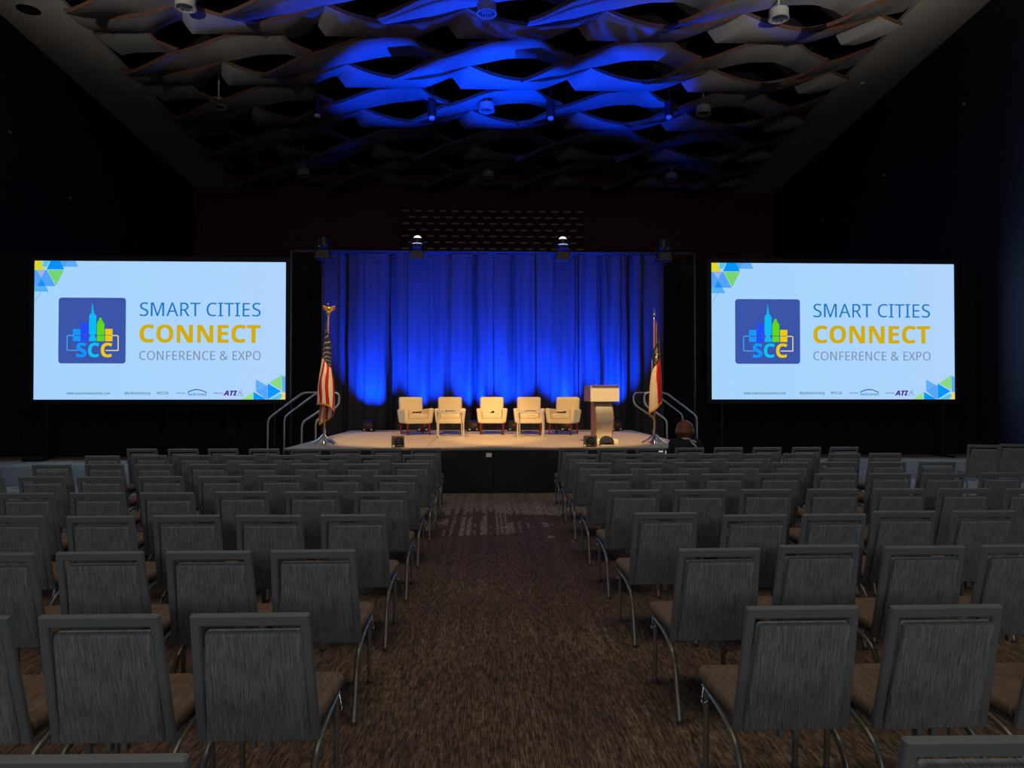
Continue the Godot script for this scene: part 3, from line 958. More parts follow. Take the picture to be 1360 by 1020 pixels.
func side_table(at: Vector3, turn: float, label: String):
	var o = thing("side_table", label, "table", at, turn, "side tables between the armchairs")
	var w := 0.56; var d := 0.5; var h := 0.545
	var t := st(); bx(t, Vector3(0, h, 0), Vector3(w + 0.02, 0.035, d + 0.02), 0.005)
	obj("tabletop", t, M.table, o)
	for x in [-1, 1]:
		for z in [-1, 1]:
			var l := st(); bx(l, Vector3(x * (w / 2 - 0.012), h / 2 - 0.01, z * (d / 2 - 0.012)), Vector3(0.026, h - 0.02, 0.026), 0.003)
			obj("leg", l, M.table, o)
	var r := st()
	for z in [-1, 1]: bx(r, Vector3(0, 0.012, z * (d / 2 - 0.012)), Vector3(w - 0.04, 0.022, 0.022), 0.003)
	for x in [-1, 1]: bx(r, Vector3(x * (w / 2 - 0.012), 0.012, 0), Vector3(0.022, 0.022, d - 0.04), 0.003)
	obj("base_rail", r, M.table, o)


func handheld_mic(at: Vector3, turn: float, label: String):
	var o = thing("microphone", label, "microphone", at, turn, "microphones left on the armchairs")
	var s := st(); tube(s, [Vector3(-0.11, 0.022, 0), Vector3(0.05, 0.022, 0)], [0.014, 0.019], 10)
	obj("handle", s, M.black, o)
	var b := st(); ball(b, Vector3(0.078, 0.028, 0), 0.028, 8)
	obj("grille", b, M.plastic, o)


func stage_furniture():
	var y := STAGE + 0.001
	armchair(Vector3(-1.66, y, -16.45), 0.42, "cream armchair at the left end of the row, turned towards the middle")
	armchair(Vector3(-0.86, y, -16.5), 0.05, "cream armchair behind the left side table")
	armchair(Vector3(0.11, y, -16.6), 0.0, "cream armchair in the very middle of the stage row")
	armchair(Vector3(0.97, y, -16.5), -0.05, "cream armchair behind the right side table")
	armchair(Vector3(1.77, y, -16.42), -0.42, "cream armchair nearest the podium, turned towards the middle")
	side_table(Vector3(-0.80, y, -15.45), 0.12, "light square frame table in front of the second armchair from the flag")
	side_table(Vector3(0.95, y, -15.40), -0.14, "light square frame table in front of the second armchair from the podium")
	handheld_mic(Vector3(-1.60, y + 0.495, -16.25), 0.1, "black microphone lying on the leftmost cream armchair")
	handheld_mic(Vector3(0.12, y + 0.495, -16.42), 1.3, "black microphone lying on the middle cream armchair")
	handheld_mic(Vector3(1.70, y + 0.495, -16.2), -0.2, "black microphone lying on the cream armchair nearest the podium")
	for e in [[-0.80, -15.45, 0.12, "left"], [0.95, -15.40, -0.14, "right"]]:
		var s := st(); bx(s, Vector3(0, 0.011, 0), Vector3(0.20, 0.022, 0.14), 0.004)
		var o = obj("notebook", s, mat(srgb(120, 112, 100), 0.7)); o.position = Vector3(e[0], y + 0.5625, e[1]); o.rotation.y = e[2] + 0.3
		tag(o, "small dull notebook lying on the %s side table" % e[3], "notebook")
	podium()
	for e in [[-1.58, "stage monitor speaker at the front edge below the leftmost armchair"], [1.84, "stage monitor speaker at the front edge beside the podium base"]]:
		var o = thing("monitor_speaker", "small black " + e[1], "speaker", Vector3(e[0], y, -12.64), 0.15 if e[0] < 0 else -0.3)
		var s := st()
		bx(s, Vector3(0, 0.10, 0), Vector3(0.22, 0.20, 0.17), 0.012)
		obj("cabinet", s, mat(srgb(78, 72, 64), 0.7), o)
		var c := st(); lathe(c, [Vector2(0, 0.004), Vector2(0.03, 0.008), Vector2(0.06, 0.0), Vector2(0.075, 0.012), Vector2(0.08, 0.0), Vector2(0.08, -0.01)], 18, Transform3D(Basis(Vector3(1, 0, 0), PI / 2), Vector3(0.02, 0.10, 0.09)))
		obj("speaker_cone", c, M.plastic, o)
		var b := st(); bx(b, Vector3(-0.08, 0.025, 0.09), Vector3(0.035, 0.03, 0.02), 0.004)
		obj("white_label", b, M.paper, o)
	# dark domed floor box in front of the podium
	var o2 = thing("floor_box", "dark domed box standing in front of the podium base", "box", Vector3(2.17, y, -12.85))
	var s2 := st()
	var prof := []
	for k in 13:
		var a := PI * k / 12.0
		prof.append(Vector3(0.125 * cos(a), 0.06 + 0.12 * sin(a), 0))
	for zf in [0.07, -0.07]:
		for k in 12:
			flat(s2, Vector3(0, 0.03, zf), prof[k] + Vector3(0, 0, zf), prof[k + 1] + Vector3(0, 0, zf), Vector3(0, 0, zf))
		quad(s2, Vector3(0.125, 0, zf), Vector3(-0.125, 0, zf), Vector3(-0.125, 0.06, zf), Vector3(0.125, 0.06, zf), Vector3(0, 0, zf))
	for k in 12:
		quad(s2, prof[k] + Vector3(0, 0, 0.07), prof[k + 1] + Vector3(0, 0, 0.07), prof[k + 1] + Vector3(0, 0, -0.07), prof[k] + Vector3(0, 0, -0.07), prof[k] - Vector3(0, 0.06, 0))
	for sx in [-1.0, 1.0]: quad(s2, Vector3(sx * 0.125, 0, 0.07), Vector3(sx * 0.125, 0.06, 0.07), Vector3(sx * 0.125, 0.06, -0.07), Vector3(sx * 0.125, 0, -0.07), Vector3(sx, 0, 0))
	obj("shell", s2, mat(srgb(58, 60, 68), 0.6), o2)
	var fe := st(); bx(fe, Vector3(0, 0.012, 0.073), Vector3(0.24, 0.02, 0.012), 0.003)
	obj("base_strip", fe, M.paper, o2)


func podium():
	var o = thing("podium", "podium with a pale front panel and curved steel column", "podium", Vector3(2.19, STAGE, -13.45), 0.13)
	var b := st(); bx(b, Vector3(0, 0.045, 0), Vector3(0.50, 0.09, 0.46), 0.012)
	obj("base", b, M.podium_front, o)
	var c := st()
	# column: bowed outwards in the middle towards the hall
	var f := func(u, v):
		var y := lerpf(0.09, 0.80, v)
		var bow := sin(PI * v)
		return Vector3(lerpf(-0.155, 0.155, u) + 0.0 * bow, y, 0.06 + 0.11 * bow)
	sheet(c, f, 2, 20)
	var r := func(u, v): return f.call(u, v) * Vector3(1, 1, 1) + Vector3(0, 0, -0.012)
	sheet(c, r, 2, 20)
	var cm = M.steel.duplicate(); cm.cull_mode = BaseMaterial3D.CULL_DISABLED
	obj("column", c, cm, o)
	for sx in [-1.0, 1.0]:
		var d := st()
		for k in 20:
			var v0 := k / 20.0; var v1 := (k + 1) / 20.0
			var z0 := 0.05 + 0.11 * sin(PI * v0); var z1 := 0.05 + 0.11 * sin(PI * v1)
			var y0 := lerpf(0.09, 0.80, v0); var y1 := lerpf(0.09, 0.80, v1)
			for x in [sx * 0.155, sx * 0.178]:
				quad(d, Vector3(x, y0, z0), Vector3(x, y1, z1), Vector3(x, y1, -0.17), Vector3(x, y0, -0.17), Vector3(x - sx * 0.166, 0, 0))
			quad(d, Vector3(sx * 0.155, y0, z0), Vector3(sx * 0.178, y0, z0), Vector3(sx * 0.178, y1, z1), Vector3(sx * 0.155, y1, z1), Vector3(0, 0, 1))
			quad(d, Vector3(sx * 0.155, y0, -0.17), Vector3(sx * 0.178, y0, -0.17), Vector3(sx * 0.178, y1, -0.17), Vector3(sx * 0.155, y1, -0.17), Vector3(0, 0, -1))
		obj("side_panel", d, M.podium_side, o)
	var h := st()
	bx(h, Vector3(0, 0.945, -0.09), Vector3(0.54, 0.285, 0.48), 0.008)
	obj("head_box", h, M.podium_side, o)
	var p := st(); bx(p, Vector3(0.0, 0.945, 0.165), Vector3(0.56, 0.295, 0.028), 0.005)
	obj("front_panel", p, M.podium_front, o)
	var t := st(); bx(t, Vector3(0, 1.0, -0.03), Vector3(0.54, 0.02, 0.48), 0.005)
	var top = obj("reading_shelf", t, M.podium_side, o); top.position.y = 0.098
	var mic = thing("podium_microphone", "thin black gooseneck microphone rising from the podium top", "microphone", Vector3(2.28, STAGE + 1.107, -13.50))
	var g := st(); tube(g, [Vector3(0, 0, 0), Vector3(-0.01, 0.07, 0.0), Vector3(-0.05, 0.15, 0.0), Vector3(-0.09, 0.215, 0.01)], 0.005, 6)
	obj("gooseneck", g, M.black, mic)
	var hd := st(); tube(hd, [Vector3(-0.088, 0.21, 0.008), Vector3(-0.105, 0.235, 0.03)], [0.014, 0.022], 8)
	obj("capsule", hd, M.black, mic)
	var mb := st(); lathe(mb, [Vector2(0, 0.012), Vector2(0.02, 0.012), Vector2(0.024, 0.0), Vector2(0, 0.0)].map(func(q): return q), 10)
	obj("mount", mb, M.black, mic)


# ==================================================================== flags
func us_flag() -> ImageTexture:
	var im := Image.create(760, 400, false, Image.FORMAT_RGB8)
	for k in 13:
		im.fill_rect(Rect2i(0, int(k * 400 / 13.0), 760, 32), srgb(196, 18, 26) if k % 2 == 0 else srgb(238, 226, 208))
	im.fill_rect(Rect2i(0, 0, 304, 215), srgb(22, 26, 66))
	for r in 9:
		for c in (6 if r % 2 == 0 else 5):
			star(im, Vector2(25 + c * 50.6 + (25 if r % 2 else 0), 21.5 + r * 21.5), 8.5, srgb(240, 236, 226))
	fringe(im)
	return ImageTexture.create_from_image(im)


func fringe(im: Image):
	var w := im.get_width(); var h := im.get_height(); var g := srgb(226, 160, 62)
	im.fill_rect(Rect2i(0, 0, w, 9), g); im.fill_rect(Rect2i(0, h - 12, w, 12), g); im.fill_rect(Rect2i(w - 16, 0, 16, h), g)


func star(im: Image, c: Vector2, r: float, col: Color):
	var p := []
	for k in 10:
		var q := r if k % 2 == 0 else r * 0.4
		p.append([c.x + q * sin(PI * k / 5.0), c.y - q * cos(PI * k / 5.0)])
	fill_poly(im, p, col, 1.0)


func state_flag() -> ImageTexture:
	var im := Image.create(600, 400, false, Image.FORMAT_RGB8)
	im.fill_rect(Rect2i(0, 0, 600, 200), srgb(196, 16, 30)); im.fill_rect(Rect2i(0, 200, 600, 200), srgb(236, 214, 182))
	im.fill_rect(Rect2i(0, 0, 200, 400), srgb(18, 24, 62))
	var g := srgb(232, 190, 96)
	star(im, Vector2(100, 200), 34, srgb(240, 236, 226))
	write(im, "N", 36, 60, 180, 222, g, 700, 0, 1.0); write(im, "C", 140, 166, 180, 222, g, 700, 0, 1.0)
	for y in [110.0, 290.0]:
		stroke(im, [[40, y + 12], [70, y - 6], [130, y - 6], [160, y + 12]], 26.0, g, 1.0)
	fringe(im)
	return ImageTexture.create_from_image(im)


func flag_cloth(o, tex: Texture2D, f: Callable):
	var s := st()
	sheet(s, f, 60, 44)
	var m := mat(Color.WHITE, 0.75, 0.0, true); m.albedo_texture = tex
	m.backlight_enabled = true; m.backlight = Color(0.12, 0.1, 0.08)
	obj("flag_cloth", s, m, o)


func flag_pole(o, h: float):
	var s := st(); tube(s, [Vector3(0, 0.1, 0), Vector3(0, h, 0)], 0.016, 10)
	obj("pole", s, M.pole, o)
	var b := st()
	lathe(b, [Vector2(0, 0.30), Vector2(0.028, 0.29), Vector2(0.03, 0.12), Vector2(0.04, 0.09), Vector2(0.0, 0.05)].map(func(p): return p), 12)
	lathe(b, [Vector2(0.0, 0.0), Vector2(0.045, 0.0), Vector2(0.05, 0.02), Vector2(0.03, 0.06), Vector2(0.0, 0.07)], 14)
	obj("socket", b, M.chrome, o)
	for k in 4:
		var a := TAU * k / 4.0 + 0.5
		var d := Vector3(cos(a), 0, sin(a))
		var l := st()
		tube(l, fillet([d * 0.02 + Vector3(0, 0.18, 0), d * 0.11 + Vector3(0, 0.09, 0), d * 0.24 + Vector3(0, 0.018, 0)], 0.06, 4), [0.016, 0.018, 0.02, 0.02, 0.02, 0.018, 0.017, 0.016], 8)
		obj("base_foot", l, M.chrome, o)


func flags():
	# striped flag on its leaning pole, eagle on top
	var o = thing("striped_flag", "red and white striped flag with starred canton, eagle on its pole", "flag", Vector3(-3.02, STAGE + 0.009, -13.25))
	o.rotation.z = -0.035
	flag_pole(o, 2.42)
	var e := st()
	ball(e, Vector3(0, 2.44, 0), 0.04, 8)
	ball(e, Vector3(0, 2.52, 0.0), 0.032, 8, Vector3(0.9, 1.6, 0.9))
	ball(e, Vector3(-0.012, 2.595, 0.02), 0.019, 6)
	for sd in [-1.0, 1.0]:
		for k in 5:
			bar(e, Vector3(sd * (0.02 + 0.015 * k), 2.545 - 0.004 * k, 0), Vector3(sd * (0.035 + 0.02 * k), 2.46 + 0.012 * k, -0.01), 0.022, 0.012, Vector3(1, 0.3, 0))
		bar(e, Vector3(sd * 0.01, 2.53, 0), Vector3(sd * 0.115, 2.565, 0), 0.03, 0.016, Vector3(0, 1, 0))
	obj("eagle_finial", e, M.gold, o)
	var n := noise(201, 0.8, 2)
	flag_cloth(o, us_flag(), func(u, v):
		var s := smoothstep(0.0, 0.75, u)
		var drop := 1.62 * pow(u, 0.9)
		var y = 2.33 - 0.95 * v * (1.0 - 0.72 * s) - drop + 0.10 * sin(v * 5.0) * s
		var spread = 0.075 + 0.125 * smoothstep(0.05, 0.9, u) + 0.02 * v
		var ph = v * 1.9 + 0.12 * n.get_noise_2d(u * 2.0, v * 3.0)
		var x = spread * (0.95 * cos(ph * PI) * (-0.75) + 0.22 * (v - 0.5)) + 0.02
		var z = spread * 0.8 * sin(ph * PI) + 0.03 + 0.015 * n.get_noise_2d(u * 5.0, v * 7.0)
		return Vector3(lerpf(0.012, x, smoothstep(-0.3, 0.06, u)), y, lerpf(0.018, z, smoothstep(-0.3, 0.06, u))))
	# the other flag, spear on top
	var q = thing("state_flag", "blue, white and red flag with star and scrolls, furled beside the podium", "flag", Vector3(3.14, STAGE, -13.25))
	flag_pole(q, 2.36)
	var sp := st()
	lathe(sp, [Vector2(0, 2.58), Vector2(0.02, 2.46), Vector2(0.028, 2.43), Vector2(0.012, 2.38), Vector2(0.022, 2.35), Vector2(0.0, 2.33)].map(func(p): return p), 10)
	obj("spear_finial", sp, M.chrome, q)
	var n3 := noise(301, 0.8, 2)
	flag_cloth(q, state_flag(), func(u, v):
		var s := smoothstep(0.0, 0.7, u)
		var y = 2.30 - 0.85 * v * (1.0 - 0.75 * s) - 1.52 * pow(u, 0.95) + 0.07 * sin(v * 4.0 + 1.0) * s
		var spread = 0.085 + 0.06 * smoothstep(0.05, 0.95, u)
		var ph = (v - 0.5) * 1.7 + 0.5 + 0.12 * n3.get_noise_2d(u * 2.0, v * 3.0)
		var x = spread * (cos(ph * PI) * 0.8 + 0.15 * (0.5 - v)) + 0.015
		var z = spread * 0.75 * sin(ph * PI) + 0.035 + 0.012 * n3.get_noise_2d(u * 5.0, v * 7.0)
		return Vector3(lerpf(0.012, x, smoothstep(-0.3, 0.06, u)), y, lerpf(0.018, z, smoothstep(-0.3, 0.06, u))))


# ==================================================================== banquet chairs
func make_chair() -> Node3D:
	var o := Node3D.new(); o.name = numbered("banquet_chair"); add_child(o)
	# the chair faces -z; its back top is at z = +0.26
	var f := st()
	var bl := Vector3(-0.216, 0.40, 0.135); var tl := Vector3(-0.201, 0.92, 0.255)
	var br := Vector3(0.216, 0.40, 0.135); var tr := Vector3(0.201, 0.92, 0.255)
	for e in [[bl, tl], [br, tr]]: bar(f, e[0], e[1], 0.036, 0.026, Vector3(1, 0, 0), 0.005)
	var up := (tl - bl).normalized()
	bar(f, tl - up * 0.022 - Vector3(0.017, 0, 0), tr - up * 0.022 + Vector3(0.017, 0, 0), 0.046, 0.027, up, 0.006)
	bar(f, bl + up * 0.02, br + up * 0.02, 0.03, 0.022, up, 0.004)
	obj("back_frame", f, M.chair_metal, o)
	var b := st()
	var nrm := Vector3(1, 0, 0).cross(up).normalized()
	var T := Transform3D(Basis(Vector3(1, 0, 0), up, nrm), (bl + br) * 0.5 + up * 0.246)
	rbox(b, Vector3(0, -0.012, 0), Vector3(0.378, 0.462, 0.046), 0.014, 3, T, func(p): return Vector3(p.x * (1.0 - 0.18 * p.y), p.y, p.z * (1.0 + 0.25 * (1.0 - pow(p.x / 0.186, 2.0)))))
	obj("back_pad", b, M.fabric, o)
	var s := st()
	rbox(s, Vector3(0, 0.445, -0.11), Vector3(0.455, 0.072, 0.455), 0.034, 4, Transform3D(), func(p): return Vector3(p.x * (1.0 - 0.05 * (p.z / 0.23)), p.y + (0.012 * (1.0 - pow(p.x / 0.23, 2.0)) if p.y > 0 else 0.0), p.z))
	obj("seat", s, M.seat, o)
	var r := st()
	bx(r, Vector3(0, 0.402, -0.27), Vector3(0.40, 0.022, 0.022), 0.003)
	bx(r, Vector3(0, 0.395, 0.09), Vector3(0.40, 0.022, 0.022), 0.003)
	for x in [-0.19, 0.19]: bx(r, Vector3(x, 0.40, -0.09), Vector3(0.02, 0.02, 0.36), 0.003)
	var sf = obj("seat_frame", r, M.leg_metal, o)
	for x in [-0.03, 0.03]:
		var q := st(); bx(q, Vector3(x, 0.378, 0.115), Vector3(0.024, 0.045, 0.03), 0.004)
		obj("frame_bracket", q, M.leg_metal, sf)
	for sd in [-1.0, 1.0]:
		var x: float = sd * 0.212
		var l := st()
		tube(l, fillet([Vector3(x, 0.395, -0.30), Vector3(x, 0.385, -0.03), Vector3(x, 0.33, 0.15), Vector3(x, 0.012, 0.245)], 0.10, 5), 0.0145, 6)
		var rl = obj("rear_leg", l, M.leg_metal, o)
		var l2 := st()
		tube(l2, [Vector3(x - sd * 0.004, 0.41, -0.275), Vector3(x - sd * 0.004, 0.012, -0.295)], 0.0135, 6)
		var fl = obj("front_leg", l2, M.leg_metal, o)
		for e in [[rl, Vector3(x, 0, 0.247)], [fl, Vector3(x - sd * 0.004, 0, -0.2955)]]:
			var g := st(); lathe(g, [Vector2(0, 0.0), Vector2(0.017, 0.0), Vector2(0.0165, 0.022), Vector2(0.0, 0.022)], 8, Transform3D(Basis(), e[1]))
			obj("foot_glide", g, M.glide, e[0])
		var k := st()
		tube(k, fillet([Vector3(x + sd * 0.012, 0.40, -0.27), Vector3(x + sd * 0.028, 0.34, -0.25), Vector3(x + sd * 0.03, 0.355, -0.20), Vector3(x + sd * 0.016, 0.375, -0.18)], 0.02, 3), 0.0045, 5)
		obj("ganging_hook", k, M.chrome, o)
	return o


func chairs():
	var first := make_chair()
	var used := false
	var rowname := ["front", "second", "third", "fourth", "fifth", "sixth", "seventh", "eighth", "ninth"]
	var colname := ["beside the aisle", "second from the aisle", "third from the aisle", "fourth from the aisle", "fifth from the aisle", "sixth from the aisle", "seventh from the aisle", "eighth from the aisle", "ninth from the aisle"]
	var z := [-10.57, -9.47, -8.31, -7.12, -5.97, -4.84, -3.75, -2.68, -1.65]
	var left := [
		[-0.91, -1.5, -2.09, -2.68, -3.28, -3.87, -4.45, -5.05],
		[-0.90, -1.47, -2.06, -2.65, -3.25, -3.85, -4.43, -5.02],
		[-0.89, -1.46, -2.06, -2.64, -3.22, -3.82, -4.40, -4.98, -5.78],
		[-0.90, -1.47, -2.05, -2.63, -3.21, -3.79, -4.37, -4.94],
		[-0.89, -1.46, -2.04, -2.63, -3.21, -3.77],
		[-0.90, -1.46, -2.02, -2.58, -3.18],
		[-0.91, -1.44, -2.0, -2.54],
		[-0.88, -1.43, -1.97],
		[-0.89]]
	var right := [
		[1.29, 1.87, 2.45, 3.04, 3.63, 4.22, 4.82, 5.40],
		[1.27, 1.88, 2.46, 3.05, 3.63, 4.22, 4.83, 5.41],
		[1.25, 1.85, 2.43, 3.03, 3.59, 4.18, 4.77, 5.38],
		[1.24, 1.82, 2.39, 2.97, 3.55, 4.12, 4.67, 5.28],
		[1.24, 1.81, 2.38, 2.96, 3.54, 4.10, 4.67],
		[1.22, 1.80, 2.35, 2.90, 3.46],
		[1.22, 1.79, 2.34, 2.88],
		[1.21, 1.77, 2.34],
		[1.21]]
	var nudge := {"R5_1": 0.09, "R5_2": 0.09, "L2_1": 0.0, "R6_0": 0.03}
	for r in 9:
		for sd in 2:
			var xs: Array = left[r] if sd == 0 else right[r]
			for c in xs.size():
				var o = first
				if used:
					o = first.duplicate(); o.name = numbered("banquet_chair"); add_child(o)
				used = true
				var dz: float = nudge.get("%s%d_%d" % ["L" if sd == 0 else "R", r, c], 0.0)
				o.position = Vector3(xs[c], 0, z[r] - 0.258 + dz + rng.randf_range(-0.025, 0.025))
				o.rotation.y = rng.randf_range(-0.02, 0.02)
				tag(o, "grey banquet chair in the %s row %s of the aisle, %s" % [rowname[r], "left" if sd == 0 else "right", colname[c]], "chair", "grey banquet chairs in rows")
	# two chairs at the right end, turned in towards the stage
	for e in [[Vector2(7.93, -11.20), -0.36, "first"], [Vector2(8.55, -11.34), -0.36, "second"]]:
		var o = first.duplicate(); o.name = numbered("banquet_chair"); add_child(o)
		o.position = Vector3(e[0].x, 0, e[0].y); o.rotation.y = e[1]
		tag(o, "grey banquet chair turned askew at the far right end, %s of the pair" % ("inner one" if e[2] == "first" else "outer one"), "chair", "askew chairs at the right end")


# ==================================================================== seated person
# surface nets over smoothly joined tapered capsules: [a, b, ra, rb]
func nets(bones: Array, cell: float, k: float) -> ArrayMesh:
	var lo := Vector3.ONE * 1e9; var hi := -lo
	for b in bones:
		for e in 2:
			var p: Vector3 = b[e]; var r: float = b[2 + e] + k + 2.0 * cell
			lo = lo.min(p - Vector3.ONE * r); hi = hi.max(p + Vector3.ONE * r)
	var nx := int((hi.x - lo.x) / cell) + 2; var ny := int((hi.y - lo.y) / cell) + 2; var nz := int((hi.z - lo.z) / cell) + 2
	var F := PackedFloat32Array(); F.resize(nx * ny * nz); F.fill(1.0)
	for b in bones:
		var a: Vector3 = b[0]; var ab: Vector3 = b[1] - b[0]; var ll := maxf(ab.length_squared(), 1e-9)
		var ra: float = b[2]; var rb: float = b[3]
		var m := maxf(ra, rb) + k + 2.0 * cell
		var l0: Vector3 = ((a.min(b[1]) - Vector3.ONE * m - lo) / cell).floor(); var l1: Vector3 = ((a.max(b[1]) + Vector3.ONE * m - lo) / cell).ceil()
		for z in range(maxi(int(l0.z), 0), mini(int(l1.z) + 1, nz)):
			for y in range(maxi(int(l0.y), 0), mini(int(l1.y) + 1, ny)):
				for x in range(maxi(int(l0.x), 0), mini(int(l1.x) + 1, nx)):
					var p := lo + Vector3(x, y, z) * cell
					var t := clampf((p - a).dot(ab) / ll, 0.0, 1.0)
					var d := (p - a - ab * t).length() - lerpf(ra, rb, t)
					var i := x + nx * (y + ny * z)
					var f := F[i]
					var h := maxf(k - absf(f - d), 0.0) / k
					F[i] = minf(f, d) - h * h * k * 0.25
	var idx := {}; var V := PackedVector3Array(); var N := PackedVector3Array(); var I := PackedInt32Array()
	var off := [0, 1, nx, nx + 1, nx * ny, nx * ny + 1, nx * ny + nx, nx * ny + nx + 1]
	for z in nz - 1:
		for y in ny - 1:
			for x in nx - 1:
				var i := x + nx * (y + ny * z)
				var neg := 0
				for o in off: if F[i + o] < 0.0: neg += 1
				if neg == 0 or neg == 8: continue
				var s := Vector3(); var c := 0
				for e in [[0, 1], [2, 3], [4, 5], [6, 7], [0, 2], [1, 3], [4, 6], [5, 7], [0, 4], [1, 5], [2, 6], [3, 7]]:
					var fa := F[i + off[e[0]]]; var fb := F[i + off[e[1]]]
					if (fa < 0.0) != (fb < 0.0):
						var t := fa / (fa - fb)
						var pa := Vector3(e[0] & 1, (e[0] >> 1) & 1, e[0] >> 2); var pb := Vector3(e[1] & 1, (e[1] >> 1) & 1, e[1] >> 2)
						s += pa.lerp(pb, t); c += 1
				idx[i] = V.size()
				V.append(lo + (Vector3(x, y, z) + s / c) * cell)
				N.append(Vector3(F[i + 1] - F[i], F[i + nx] - F[i], F[i + nx * ny] - F[i]).normalized())
	for z in range(1, nz - 1):
		for y in range(1, ny - 1):
			for x in range(1, nx - 1):
				var i := x + nx * (y + ny * z)
				var f := F[i] < 0.0
				for e in [[1, nx, nx * ny], [nx, nx * ny, 1], [nx * ny, 1, nx]]:
					if f == (F[i + e[0]] < 0.0): continue
					var q := [i, i - e[1], i - e[1] - e[2], i - e[2]]
					if not (idx.has(q[0]) and idx.has(q[1]) and idx.has(q[2]) and idx.has(q[3])): continue
					var v := [idx[q[0]], idx[q[1]], idx[q[2]], idx[q[3]]]
					if not f: v = [v[0], v[3], v[2], v[1]]
					I.append_array(PackedInt32Array([v[0], v[2], v[1], v[0], v[3], v[2]]))
	var A := []; A.resize(Mesh.ARRAY_MAX); A[Mesh.ARRAY_VERTEX] = V; A[Mesh.ARRAY_NORMAL] = N; A[Mesh.ARRAY_INDEX] = I
	var me := ArrayMesh.new(); me.add_surface_from_arrays(Mesh.PRIMITIVE_TRIANGLES, A)
	return me


func join(meshes: Array) -> ArrayMesh:
	var s := SurfaceTool.new()
	for m in meshes: s.append_from(m, 0, Transform3D())
	return s.commit()


